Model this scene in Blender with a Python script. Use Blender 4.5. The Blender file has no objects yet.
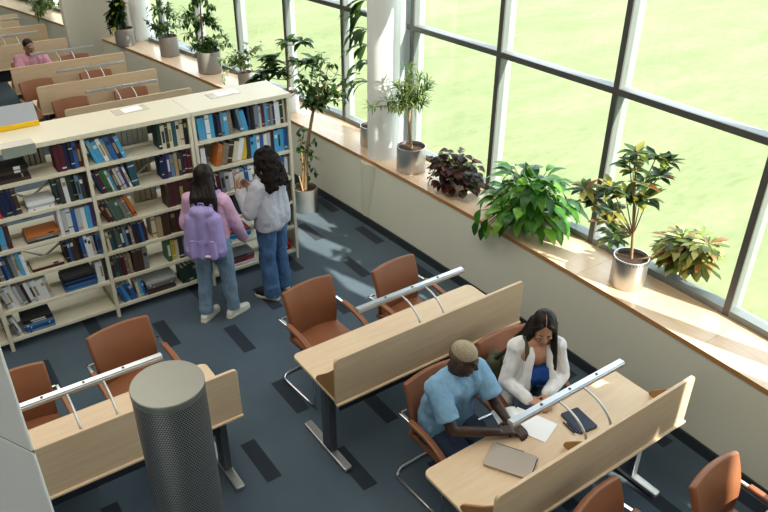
import bpy, math, random
from mathutils import Vector, Matrix, Euler
V = Vector
rnd = random.Random(7)
PI = math.pi
sc = bpy.context.scene
COL = sc.collection

# ------------------------------------------------------------------ camera
CAMZ = 4.2
FPX = 723.88
RW = ((0.81634, -0.57753, 0.00624), (-0.28724, -0.41534, -0.86312), (0.50107, 0.70281, -0.50496))
cd = bpy.data.cameras.new('camera')
cam = bpy.data.objects.new('camera', cd)
COL.objects.link(cam)
cd.sensor_width = 36.0
cd.lens = FPX / 768 * 36.0
cd.clip_end = 400
rm = Matrix((RW[0], [-a for a in RW[1]], [-a for a in RW[2]])).transposed().to_4x4()
cam.matrix_world = Matrix.Translation((0, 0, CAMZ)) @ rm
sc.camera = cam

def ray(u, v):
    a, b = (u - 384) / FPX, (v - 256) / FPX
    return V((RW[0][i] * a + RW[1][i] * b + RW[2][i] for i in range(3)))
def at_z(u, v, z):
    d = ray(u, v); p = d * ((z - CAMZ) / d.z); return V((p.x, p.y, z))
def at_y(u, v, y):
    d = ray(u, v); p = d * (y / d.y); return V((p.x, y, p.z + CAMZ))
def at_p(u, v, q):
    """point of the sight line on the upright plane through q that faces the room's middle"""
    d = ray(u, v); n = V((0.58, 0.81, 0))
    p = d * (n.dot(q) / n.dot(d)); return V((p.x, p.y, p.z + CAMZ))
def proj(p):
    q = V((p[0], p[1], p[2] - CAMZ))
    c = [sum(RW[k][i] * q[i] for i in range(3)) for k in range(3)]
    return 384 + FPX * c[0] / c[2], 256 + FPX * c[1] / c[2]

# ------------------------------------------------------------------ mesh builder
class MB:
    def __init__(s): s.v = []; s.f = []; s.m = []
    def add(s, vs, fs, mi=0, M=None):
        o = len(s.v)
        for p in vs:
            p = V(p); s.v.append(M @ p if M else p)
        for f in fs:
            s.f.append([o + i for i in f]); s.m.append(mi)
    def box(s, a, b, mi=0, M=None):
        x0, y0, z0 = a; x1, y1, z1 = b
        s.add([(x0,y0,z0),(x1,y0,z0),(x1,y1,z0),(x0,y1,z0),(x0,y0,z1),(x1,y0,z1),(x1,y1,z1),(x0,y1,z1)],
              [(0,3,2,1),(4,5,6,7),(0,1,5,4),(1,2,6,5),(2,3,7,6),(3,0,4,7)], mi, M)
    def prism(s, poly, z0, z1, mi=0, M=None):
        n = len(poly)
        s.add([(x, y, z0) for x, y in poly] + [(x, y, z1) for x, y in poly],
              [list(range(n))[::-1], list(range(n, 2 * n))] + [(i, (i+1) % n, n + (i+1) % n, n + i) for i in range(n)], mi, M)
    def lathe(s, prof, seg=24, mi=0, M=None, caps=True):
        vs, fs = [], []
        n = len(prof)
        for k in range(seg):
            a = 2 * PI * k / seg
            vs += [(r * math.cos(a), r * math.sin(a), z) for r, z in prof]
        for k in range(seg):
            k2 = (k + 1) % seg
            for i in range(n - 1):
                fs.append((k*n+i, k2*n+i, k2*n+i+1, k*n+i+1))
        if caps:
            fs.append([k*n for k in range(seg)][::-1]); fs.append([k*n+n-1 for k in range(seg)])
        s.add(vs, fs, mi, M)
    def cone(s, p0, p1, r0, r1, seg=12, mi=0):
        s.tube([p0, p1], [r0, r1], seg, mi)
    def tube(s, pts, r, seg=8, mi=0):
        pts = [V(p) for p in pts]
        rs = r if isinstance(r, (list, tuple)) else [r] * len(pts)
        vs, fs = [], []
        t = (pts[1] - pts[0]).normalized()
        up = V((0, 0, 1)) if abs(t.z) < .9 else V((1, 0, 0))
        n = t.cross(up).normalized()
        for i, p in enumerate(pts):
            if i == 0: t = (pts[1] - p)
            elif i == len(pts) - 1: t = (p - pts[i-1])
            else: t = (pts[i+1] - p).normalized() + (p - pts[i-1]).normalized()
            t = t.normalized()
            n = (n - t * n.dot(t)).normalized(); b = t.cross(n)
            for k in range(seg):
                a = 2 * PI * k / seg
                vs.append(p + (n * math.cos(a) + b * math.sin(a)) * rs[i])
        for i in range(len(pts) - 1):
            for k in range(seg):
                k2 = (k + 1) % seg
                fs.append((i*seg+k, i*seg+k2, (i+1)*seg+k2, (i+1)*seg+k))
        fs.append(list(range(seg))[::-1]); fs.append([(len(pts)-1)*seg+k for k in range(seg)])
        s.add(vs, fs, mi)
    def ball(s, c, r, seg=12, rings=8, mi=0, rot=None):
        c = V(c); r = V(r) if not isinstance(r, (int, float)) else V((r, r, r))
        vs, fs = [], []
        for i in range(1, rings):
            th = PI * i / rings
            for k in range(seg):
                a = 2 * PI * k / seg
                p = V((r.x*math.sin(th)*math.cos(a), r.y*math.sin(th)*math.sin(a), r.z*math.cos(th)))
                vs.append(c + (rot @ p if rot else p))
        tp = V((0,0,r.z)); vs.append(c + (rot @ tp if rot else tp)); vs.append(c - (rot @ tp if rot else tp))
        T = len(vs) - 2; B = T + 1
        for i in range(rings - 2):
            for k in range(seg):
                k2 = (k+1) % seg
                fs.append((i*seg+k, (i+1)*seg+k, (i+1)*seg+k2, i*seg+k2))
        for k in range(seg):
            k2 = (k+1) % seg
            fs.append((T, k, k2)); fs.append((B, (rings-2)*seg+k2, (rings-2)*seg+k))
        s.add(vs, fs, mi)
    def capsule(s, p0, p1, r0, r1, seg=12):
        p0, p1 = V(p0), V(p1)
        t = p1 - p0; L = t.length
        if L < 1e-6: return s.ball(p0, max(r0, r1), seg)
        t /= L
        pts, rs = [], []
        for a in (-80, -55, -28): pts.append(p0 + t * (r0 * math.sin(math.radians(a)))); rs.append(r0 * math.cos(math.radians(a)))
        pts.append(p0); rs.append(r0); pts.append(p1); rs.append(r1)
        for a in (28, 55, 80): pts.append(p1 + t * (r1 * math.sin(math.radians(a)))); rs.append(r1 * math.cos(math.radians(a)))
        s.tube(pts, rs, seg)
    def slab(s, fn, nu, nv, th, mi=0):
        """a curved pad: fn(u,v) gives a point, thickness th along the local normal"""
        P = [[V(fn(u / nu, w / nv)) for w in range(nv + 1)] for u in range(nu + 1)]
        vs, fs = [], []
        for side in (0, 1):
            for u in range(nu + 1):
                for w in range(nv + 1):
                    du = P[min(u+1, nu)][w] - P[max(u-1, 0)][w]; dw = P[u][min(w+1, nv)] - P[u][max(w-1, 0)]
                    n = du.cross(dw).normalized()
                    vs.append(P[u][w] + n * (th / 2 if side else -th / 2))
        W = nv + 1; O = (nu + 1) * W
        for u in range(nu):
            for w in range(nv):
                a, b, c, d = u*W+w, (u+1)*W+w, (u+1)*W+w+1, u*W+w+1
                fs.append((d, c, b, a)); fs.append((O+a, O+b, O+c, O+d))
        for u in range(nu):
            fs.append((u*W, (u+1)*W, O+(u+1)*W, O+u*W)); a, b = u*W+nv, (u+1)*W+nv
            fs.append((b, a, O+a, O+b))
        for w in range(nv):
            fs.append((w+1, w, O+w, O+w+1)); a, b = nu*W+w, nu*W+w+1
            fs.append((a, b, O+b, O+a))
        s.add(vs, fs, mi)
    def leaf(s, base, d, up, L, W, bend=.5, fold=.25, mi=0, seg=4, shape=1.0):
        """one leaf: starts at base, heads along d, droops by bend"""
        d = V(d).normalized(); up = V(up); side = d.cross(up)
        if side.length < 1e-3: side = d.cross(V((1, 0, .2)))
        side.normalize(); nrm = side.cross(d).normalized()
        prof = {4: (0.12, .8, 1., .62, 0.03), 3: (.15, 1., .75, .04), 2: (.2, 1., .05)}[seg]
        if shape > 1: prof = (0.1, .45, .9, 1., .1)
        vs, fs = [], []
        for i in range(seg + 1):
            t = i / seg
            a = bend * t
            c = V(base) + d * (L * t * (1 - .25 * bend * t)) - nrm * (L * .5 * bend * t * t)
            n2 = (nrm + d * a).normalized()
            w = W * .5 * prof[i]
            vs += [c - side * w + n2 * (w * fold), c, c + side * w + n2 * (w * fold)]
        for i in range(seg):
            a = 3 * i
            fs += [(a, a+1, a+4, a+3), (a+1, a+2, a+5, a+4)]
        s.add(vs, fs, mi)
    def build(s, name, mats, parent=None, smooth=None, bevel=None, segs=2, origin=None, subd=0):
        if not isinstance(mats, (list, tuple)): mats = [mats]
        o = V(origin) if origin is not None else None
        me = bpy.data.meshes.new(name)
        me.from_pydata([tuple(p - o) if o else tuple(p) for p in s.v], [], s.f)
        for m in mats: me.materials.append(m)
        me.polygons.foreach_set('material_index', s.m)
        ob = bpy.data.objects.new(name, me); COL.objects.link(ob)
        if o: ob.location = o
        if parent: ob.parent = parent
        if smooth:
            me.polygons.foreach_set('use_smooth', [True] * len(me.polygons))
            if smooth < 179: me.set_sharp_from_angle(angle=math.radians(smooth))
        if bevel:
            b = ob.modifiers.new('bevel', 'BEVEL'); b.width = bevel; b.segments = segs; b.limit_method = 'ANGLE'; b.angle_limit = math.radians(40)
            b.harden_normals = False
        if subd:
            b = ob.modifiers.new('subd', 'SUBSURF'); b.levels = subd; b.render_levels = subd
        me.update()
        return ob

def tag(o, label=None, cat=None, group=None, kind=None):
    if label: o['label'] = label
    if cat: o['category'] = cat
    if group: o['group'] = group
    if kind: o['kind'] = kind
    return o
def thing(name, label, cat, loc=(0, 0, 0), rz=0.0, group=None):
    o = bpy.data.objects.new(name, None); COL.objects.link(o)
    o.empty_display_size = .1
    o.location = loc; o.rotation_euler = (0, 0, rz)
    return tag(o, label, cat, group)
def struct(o): o['kind'] = 'structure'; return o
def copy_tree(o, parent=None):
    c = o.copy(); COL.objects.link(c)
    if parent: c.parent = parent
    for ch in [x for x in bpy.data.objects if x.parent == o]:
        copy_tree(ch, c)
    return c

# ------------------------------------------------------------------ materials
def mat(name, col, rough=.5, metal=0., spec=.5, noise=None, bump=None, scale=(1, 1, 1), bd=.01, coat=0., sheen=0., trans=0.):
    m = bpy.data.materials.new(name); m.use_nodes = True
    nt = m.node_tree; b = nt.nodes['Principled BSDF']
    b.inputs['Base Color'].default_value = (*col, 1); b.inputs['Roughness'].default_value = rough
    b.inputs['Metallic'].default_value = metal; b.inputs['Specular IOR Level'].default_value = spec
    b.inputs['Coat Weight'].default_value = coat; b.inputs['Sheen Weight'].default_value = sheen
    if noise or bump:
        tc = nt.nodes.new('ShaderNodeTexCoord'); mp = nt.nodes.new('ShaderNodeMapping')
        mp.inputs['Scale'].default_value = scale
        nt.links.new(tc.outputs['Object'], mp.inputs['Vector'])
    if noise:
        sc_, amt, col2 = noise
        n = nt.nodes.new('ShaderNodeTexNoise'); n.inputs['Scale'].default_value = sc_; n.inputs['Detail'].default_value = 4
        nt.links.new(mp.outputs['Vector'], n.inputs['Vector'])
        r = nt.nodes.new('ShaderNodeMapRange'); r.inputs['From Min'].default_value = .3; r.inputs['From Max'].default_value = .7
        r.inputs['To Max'].default_value = amt
        nt.links.new(n.outputs['Fac'], r.inputs['Value'])
        mx = nt.nodes.new('ShaderNodeMix'); mx.data_type = 'RGBA'
        mx.inputs['A'].default_value = (*col, 1); mx.inputs['B'].default_value = (*col2, 1)
        nt.links.new(r.outputs['Result'], mx.inputs['Factor']); nt.links.new(mx.outputs['Result'], b.inputs['Base Color'])
    if bump:
        bs, st = bump
        n2 = nt.nodes.new('ShaderNodeTexNoise'); n2.inputs['Scale'].default_value = bs; n2.inputs['Detail'].default_value = 3
        nt.links.new(mp.outputs['Vector'], n2.inputs['Vector'])
        bp = nt.nodes.new('ShaderNodeBump'); bp.inputs['Strength'].default_value = st; bp.inputs['Distance'].default_value = bd
        nt.links.new(n2.outputs['Fac'], bp.inputs['Height']); nt.links.new(bp.outputs['Normal'], b.inputs['Normal'])
    if trans:
        # thin leaves let some light through
        t = nt.nodes.new('ShaderNodeBsdfTranslucent'); t.inputs['Color'].default_value = (min(1, col[0]*1.6), min(1, col[1]*1.7), col[2]*.8, 1)
        ms = nt.nodes.new('ShaderNodeMixShader'); ms.inputs['Fac'].default_value = trans
        out = nt.nodes['Material Output']
        nt.links.new(b.outputs[0], ms.inputs[1]); nt.links.new(t.outputs[0], ms.inputs[2]); nt.links.new(ms.outputs[0], out.inputs['Surface'])
    return m
M = {}
M['wood'] = mat('light maple', (.70, .545, .385), .40, noise=(3.5, .7, (.62, .465, .315)), scale=(1.2, 9, 9))
M['woodpanel'] = mat('maple panel', (.655, .505, .345), .45, noise=(3, .7, (.57, .425, .28)), scale=(1.2, 9, 14))
M['woodedge'] = mat('maple edge', (.55, .37, .20), .5)
M['bracket'] = mat('oak bracket', (.40, .23, .10), .5, noise=(12, .6, (.32, .17, .07)))
M['leather'] = mat('cognac leather', (.290, .125, .064), .38, noise=(5, .6, (.24, .100, .050)), bump=(160, .08))
M['leatherdk'] = mat('cognac leather piping', (.20, .075, .035), .5)
M['chrome'] = mat('chrome', (.75, .76, .78), .14, 1.)
M['steel'] = mat('brushed steel', (.60, .59, .57), .36, .8, noise=(20, .4, (.50, .49, .47)), scale=(1, 1, .1))
M['alu'] = mat('aluminium', (.60, .62, .65), .32, .9)
M['greysteel'] = mat('grey painted steel', (.15, .165, .185), .4, .5)
M['darkmetal'] = mat('dark metal', (.05, .055, .065), .5, .2)
M['footmetal'] = mat('satin foot', (.50, .50, .50), .35, .8)
M['cream'] = mat('cream enamel', (.72, .675, .545), .33, noise=(1.5, .4, (.67, .625, .495)))
M['wallpaint'] = mat('wall paint', (.66, .65, .56), .6, noise=(.8, .5, (.62, .61, .525)))
M['whitepaint'] = mat('white paint', (.80, .80, .78), .5, noise=(1.5, .3, (.74, .74, .72)))
M['palepaint'] = mat('pale blue paint', (.60, .65, .68), .5)
M['greywhite'] = mat('pale grey laminate', (.86, .87, .86), .5, noise=(1.2, .4, (.82, .83, .825)))
M['base'] = mat('dark baseboard', (.045, .055, .06), .5)
M['sill'] = mat('sill laminate', (.72, .55, .40), .25, noise=(3, .6, (.63, .46, .31)), scale=(9, 1.2, 9))
M['silledge'] = mat('sill edge', (.46, .24, .09), .4)
M['frame'] = mat('window frame', (.235, .255, .25), .45, .3)
M['framedark'] = mat('window frame inner', (.13, .13, .125), .45, .3)
M['soil'] = mat('soil', (.05, .03, .02), .95, noise=(60, .8, (.10, .06, .04)))
M['bark'] = mat('bark', (.30, .20, .11), .85, noise=(25, .8, (.42, .30, .18)), scale=(1, 1, .3))
M['stemgreen'] = mat('green stem', (.18, .20, .06), .7)
M['paper'] = mat('paper', (.86, .87, .89), .6)
M['pages'] = mat('book pages', (.70, .66, .56), .8, noise=(300, .4, (.60, .56, .46)))
M['black'] = mat('black plastic', (.015, .016, .02), .45)

def carpet():
    m = bpy.data.materials.new('blue grey carpet'); m.use_nodes = True
    nt = m.node_tree; N = nt.nodes; Lk = nt.links; b = N['Principled BSDF']
    geo = N.new('ShaderNodeNewGeometry'); sp = N.new('ShaderNodeSeparateXYZ'); Lk.new(geo.outputs['Position'], sp.inputs[0])
    def mth(op, a, bb=None, c=None):
        n = N.new('ShaderNodeMath'); n.operation = op
        for i, x in enumerate((a, bb, c)):
            if x is None: continue
            if isinstance(x, (int, float)): n.inputs[i].default_value = x
            else: Lk.new(x, n.inputs[i])
        return n.outputs[0]
    PX = .548
    xc = mth('DIVIDE', mth('SUBTRACT', sp.outputs[0], 1.575 - 20 * PX), PX)
    k = mth('ROUND', xc)
    fx = mth('ABSOLUTE', mth('MULTIPLY', mth('SUBTRACT', xc, k), PX))
    inx = mth('LESS_THAN', fx, .062)
    par = mth('MODULO', k, 2.0)
    yy = mth('ADD', sp.outputs[1], mth('MULTIPLY', par, .475))
    fy = mth('FRACT', mth('SUBTRACT', mth('ADD', yy, 40.0), .60))
    iny = mth('LESS_THAN', fy, .47)
    mask = mth('MULTIPLY', inx, iny)
    n1 = N.new('ShaderNodeTexNoise'); n1.inputs['Scale'].default_value = 1.6; n1.inputs['Detail'].default_value = 3
    n2 = N.new('ShaderNodeTexNoise'); n2.inputs['Scale'].default_value = 160; n2.inputs['Detail'].default_value = 2
    Lk.new(geo.outputs['Position'], n1.inputs['Vector']); Lk.new(geo.outputs['Position'], n2.inputs['Vector'])
    cr = N.new('ShaderNodeValToRGB'); cr.color_ramp.elements[0].color = (.066, .094, .122, 1); cr.color_ramp.elements[1].color = (.128, .168, .205, 1)
    cr.color_ramp.elements[0].position = .25; cr.color_ramp.elements[1].position = .75
    Lk.new(mth('ADD', mth('MULTIPLY', n1.outputs['Fac'], .45), mth('MULTIPLY', n2.outputs['Fac'], .55)), cr.inputs[0])
    mx = N.new('ShaderNodeMix'); mx.data_type = 'RGBA'
    Lk.new(mask, mx.inputs['Factor']); Lk.new(cr.outputs[0], mx.inputs['A']); mx.inputs['B'].default_value = (.038, .048, .064, 1)
    Lk.new(mx.outputs['Result'], b.inputs['Base Color'])
    b.inputs['Roughness'].default_value = .95; b.inputs['Specular IOR Level'].default_value = .15; b.inputs['Sheen Weight'].default_value = .15
    return m
M['carpet'] = carpet()

def glass():
    m = bpy.data.materials.new('window glass'); m.use_nodes = True
    nt = m.node_tree; N = nt.nodes; Lk = nt.links
    for n in list(N):
        if n.type == 'BSDF_PRINCIPLED': N.remove(n)
    t = N.new('ShaderNodeBsdfTransparent'); t.inputs[0].default_value = (.95, .97, .95, 1)
    g = N.new('ShaderNodeBsdfGlossy'); g.inputs['Roughness'].default_value = .02
    lw = N.new('ShaderNodeLayerWeight'); lw.inputs['Blend'].default_value = .5
    pw = N.new('ShaderNodeMath'); pw.operation = 'POWER'; pw.inputs[1].default_value = 4.5; Lk.new(lw.outputs['Facing'], pw.inputs[0])
    ma = N.new('ShaderNodeMath'); ma.operation = 'MULTIPLY_ADD'; ma.inputs[1].default_value = .9; ma.inputs[2].default_value = .03; Lk.new(pw.outputs[0], ma.inputs[0])
    mx = N.new('ShaderNodeMixShader')
    Lk.new(ma.outputs[0], mx.inputs[0]); Lk.new(t.outputs[0], mx.inputs[1]); Lk.new(g.outputs[0], mx.inputs[2])
    Lk.new(mx.outputs[0], N['Material Output'].inputs['Surface'])
    return m
M['glass'] = glass()

def lawn():
    m = bpy.data.materials.new('sunlit lawn'); m.use_nodes = True
    nt = m.node_tree; N = nt.nodes; Lk = nt.links; b = N['Principled BSDF']
    geo = N.new('ShaderNodeNewGeometry')
    mp = N.new('ShaderNodeMapping'); mp.inputs['Scale'].default_value = (.35, 1.1, 1); mp.inputs['Rotation'].default_value = (0, 0, -.45)
    Lk.new(geo.outputs['Position'], mp.inputs['Vector'])
    n1 = N.new('ShaderNodeTexNoise'); n1.inputs['Scale'].default_value = .9; n1.inputs['Detail'].default_value = 6; n1.inputs['Roughness'].default_value = .65
    n2 = N.new('ShaderNodeTexNoise'); n2.inputs['Scale'].default_value = 9; n2.inputs['Detail'].default_value = 4
    Lk.new(mp.outputs[0], n1.inputs['Vector']); Lk.new(mp.outputs[0], n2.inputs['Vector'])
    ad = N.new('ShaderNodeMath'); ad.operation = 'MULTIPLY_ADD'; ad.inputs[1].default_value = .6
    hf = N.new('ShaderNodeMath'); hf.operation = 'MULTIPLY'; hf.inputs[1].default_value = .4
    Lk.new(n2.outputs['Fac'], hf.inputs[0]); Lk.new(n1.outputs['Fac'], ad.inputs[0]); Lk.new(hf.outputs[0], ad.inputs[2])
    cr = N.new('ShaderNodeValToRGB')
    e = cr.color_ramp.elements
    e[0].position = .36; e[0].color = (.139, .167, .084, 1); e[1].position = .64; e[1].color = (.194, .212, .124, 1)
    Lk.new(ad.outputs[0], cr.inputs[0]); Lk.new(cr.outputs[0], b.inputs['Base Color'])
    b.inputs['Roughness'].default_value = .95; b.inputs['Specular IOR Level'].default_value = .1
    return m
M['lawn'] = lawn()

def perforated(name, col, hole, pitch, round_=True, metal=.7, rough=.42):
    m = bpy.data.materials.new(name); m.use_nodes = True
    nt = m.node_tree; N = nt.nodes; Lk = nt.links; b = N['Principled BSDF']
    tc = N.new('ShaderNodeTexCoord'); sp = N.new('ShaderNodeSeparateXYZ'); Lk.new(tc.outputs['Object'], sp.inputs[0])
    def mth(op, a, bb=None):
        n = N.new('ShaderNodeMath'); n.operation = op
        for i, x in enumerate((a, bb)):
            if x is None: continue
            if isinstance(x, (int, float)): n.inputs[i].default_value = x
            else: Lk.new(x, n.inputs[i])
        return n.outputs[0]
    if round_:
        s = mth('MULTIPLY', mth('ARCTAN2', sp.outputs[1], sp.outputs[0]), .19 / pitch)
    else: s = mth('DIVIDE', sp.outputs[0], pitch)
    t = mth('DIVIDE', sp.outputs[2], pitch * .866)
    row = mth('FLOOR', t)
    s2 = mth('ADD', s, mth('MULTIPLY', mth('MODULO', row, 2.0), .5))
    a = mth('SUBTRACT', mth('FRACT', mth('ADD', s2, 200.0)), .5); c = mth('SUBTRACT', mth('FRACT', t), .5)
    d = mth('SQRT', mth('ADD', mth('MULTIPLY', a, a), mth('MULTIPLY', c, c)))
    h = mth('LESS_THAN', d, .36)
    mx = N.new('ShaderNodeMix'); mx.data_type = 'RGBA'
    Lk.new(h, mx.inputs['Factor']); mx.inputs['A'].default_value = (*col, 1); mx.inputs['B'].default_value = (*hole, 1)
    Lk.new(mx.outputs['Result'], b.inputs['Base Color'])
    Lk.new(mth('MULTIPLY', mth('SUBTRACT', 1.0, h), metal), b.inputs['Metallic']); b.inputs['Roughness'].default_value = rough
    return m
M['perf'] = perforated('perforated steel', (.36, .36, .355), (.012, .012, .014), .0145)
M['perfdark'] = perforated('perforated dark panel', (.07, .08, .095), (.006, .007, .009), .02, False, .3, .5)

# ------------------------------------------------------------------ room shell
def xs(y): return 4.545 - (y - 4.4) ** 2 / 108.0          # front edge of the gently curved window sill
YS = [-7 + .5 * i for i in range(55)]                      # -7 .. 20
mb = MB(); mb.add([(-9, -7, 0), (6, -7, 0), (6, 20, 0), (-9, 20, 0)], [(0, 1, 2, 3)]); struct(mb.build('floor', M['carpet']))
def strip(fx0, fx1, z0, z1, name, m, mi_edge=None, ys=YS):
    b = MB()
    for i in range(len(ys) - 1):
        a, c = ys[i], ys[i+1]
        b.add([(fx0(a), a, z0), (fx1(a), a, z0), (fx1(c), c, z0), (fx0(c), c, z0), (fx0(a), a, z1), (fx1(a), a, z1), (fx1(c), c, z1), (fx0(c), c, z1)],
              [(0,3,2,1)] + ([(3,0,4,7)] if mi_edge is None else []) + [(1,2,6,5)], 0)
        b.add([(fx0(a), a, z1), (fx1(a), a, z1), (fx1(c), c, z1), (fx0(c), c, z1)], [(0, 1, 2, 3)], 0)
        if mi_edge is not None:
            b.add([(fx0(a), a, z0), (fx0(c), c, z0), (fx0(c), c, z1), (fx0(a), a, z1)], [(0, 3, 2, 1)], mi_edge)
    return struct(b.build(name, m))
def wall_strip():
    b = MB(); a = [(xs(y), y) for y in YS]
    for (x, y), (x2, y2) in zip(a, a[1:]):
        b.add([(x - .052, y, 0), (x2 - .052, y2, 0), (x2 + .010, y2, .799), (x + .010, y, .799), (x + .72, y, .799), (x2 + .72, y2, .799), (x + .72, y, 0), (x2 + .72, y2, 0)],
              [(0, 3, 2, 1), (3, 4, 5, 2), (4, 6, 7, 5)])
    return struct(b.build('wall_right', M['wallpaint']))
wall_strip()
strip(lambda y: xs(y) - .068, lambda y: xs(y) - .05, 0, .10, 'baseboard_right', M['base'])
strip(lambda y: xs(y), lambda y: xs(y) + .58, .80, .84, 'trim_1', [M['sill'], M['silledge']], 1)
# thin joints across the sill
b = MB()
for y in (-.3, .95, 2.2, 3.45, 4.7, 5.95, 8.4, 9.7, 11, 12.3):
    b.box((xs(y) + .004, y - .002, .838), (xs(y) + .56, y + .002, .8406))
struct(b.build('trim_2', M['silledge']))
# lintel above the glazing, ceiling and the walls behind and beside the viewer
strip(lambda y: xs(y) + .45, lambda y: xs(y) + .75, 4.15, 6.5, 'wall_lintel', M['whitepaint'])
mb = MB(); mb.add([(-9, -7, 6.5), (6, -7, 6.5), (6, 20, 6.5), (-9, 20, 6.5)], [(3, 2, 1, 0)]); struct(mb.build('ceiling', M['whitepaint']))
mb = MB(); mb.box((-9.1, -7, 0), (-9, 20, 6.5)); struct(mb.build('wall_left', M['whitepaint']))
mb = MB(); mb.box((-9, -7.1, 0), (6, -7, 6.5)); struct(mb.build('wall_near', M['whitepaint']))
mb = MB(); mb.box((-9, 20, 0), (6, 20.1, 6.5)); struct(mb.build('wall_far', M['wallpaint']))

MUL = [-6.4, -4.92, -3.46, -2.0, -.54, .90, 2.33, 3.77, 5.21, 6.58, 7.94, 9.28, 10.6, 11.88, 13.1, 14.35, 15.6, 16.9, 18.2, 19.5]
def gx(y): return xs(y) + .55
for i in range(len(MUL) - 1):
    a, c = MUL[i], MUL[i+1]
    w = bpy.data.objects.new(f'window_{i+1}', None); COL.objects.link(w); struct(w)
    w.location = (gx(a), a, .84)
    ang = math.atan2(-(gx(c) - gx(a)), c - a); L = math.hypot(gx(c) - gx(a), c - a)
    w.rotation_euler = (0, 0, ang)
    # local: +y along the glazing, +x outward, origin = inner face at first mullion
    f = MB()
    f.box((0, -.028, 0), (.02, .028, 3.4), 1); f.box((.02, -.028, 0), (.17, .028, 3.4), 0)
    f.box((.0, .028, 0), (.12, L - .028, .06), 0)                       # bottom rail
    f.box((.0, .028, 1.445), (.02, L - .028, 1.50), 1); f.box((.02, .028, 1.445), (.13, L - .028, 1.50), 0)   # transom
    f.box((.0, .028, 2.95), (.13, L - .028, 3.01), 0)
    f.box((.0, .028, 3.3), (.13, L - .028, 3.4), 0)
    f.build('window_frame', [M['frame'], M['framedark']], w)
    p = MB(); p.box((.085, .028, .06), (.092, L - .028, 1.445)); p.build('pane', M['glass'], w)
    p = MB(); p.box((.085, .028, 1.50), (.092, L - .028, 2.95)); p.build('pane', M['glass'], w)
    p = MB(); p.box((.085, .028, 3.01), (.092, L - .028, 3.3)); p.build('pane', M['glass'], w)

# white round columns, the partition in the distance and the pale panel in front of the viewer
def column(x, y, r, h):
    b = MB(); b.lathe([(r, 0), (r, h)], 40); o = b.build('column', M['whitepaint'], smooth=40); o.location = (x, y, 0); return struct(o)
column(4.722, 6.66, .185, 6.5)
column(4.62, -.05, .185, 6.5)
column(4.24, 13.85, .26, 6.5)
for k, y in ((3, 6.66), (4, 0.0)):
    b = MB(); b.box((xs(y) + .46, y, .84), (xs(y) + .60, y + .26, 4.15)); struct(b.build(f'trim_{k}', M['palepaint']))
b = MB(); b.lathe([(.2, 0), (.2, .797)], 40); o = b.build('trim_5', M['wallpaint'], smooth=60); o.location = (4.64, 6.66, 0); struct(o)
b = MB(); b.box((3.06, 14.25, 0), (3.93, 14.45, 6.5)); struct(b.build('wall_partition', M['wallpaint'], bevel=.01))
E0 = V((.054, 1.8)); dv = V((-.459, .888)); nv = V((.888, .459))
q = [E0, E0 + dv * .9, E0 + dv * .9 + nv * .018, E0 + nv * .010]
pp = thing('partition_panel', 'tall pale grey partition panel standing beside the shaded desk end', 'partition', (E0.x, E0.y, 0))
b = MB(); b.prism([tuple(a - E0) for a in q], 0, 2.66); b.build('lower_panel', M['greywhite'], pp, bevel=.003)
b = MB(); b.prism([tuple(a - E0) for a in q], 2.668, 3.6); b.build('upper_panel', M['greywhite'], pp, bevel=.003)
b = MB(); b.prism([tuple(a - E0) for a in [E0 + nv*.004 - dv*.0, E0 + dv * .89 + nv*.004, E0 + dv * .89 + nv * .012, E0 + nv * .008]], 2.655, 2.672); b.build('joint', M['frame'], pp)

# lawn outside
b = MB(); b.add([(5.2, -60, -.35), (140, -60, -.35), (140, 120, -.35), (5.2, 120, -.35)], [(0, 1, 2, 3)]); struct(b.build('lawn', M['lawn']))

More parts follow.
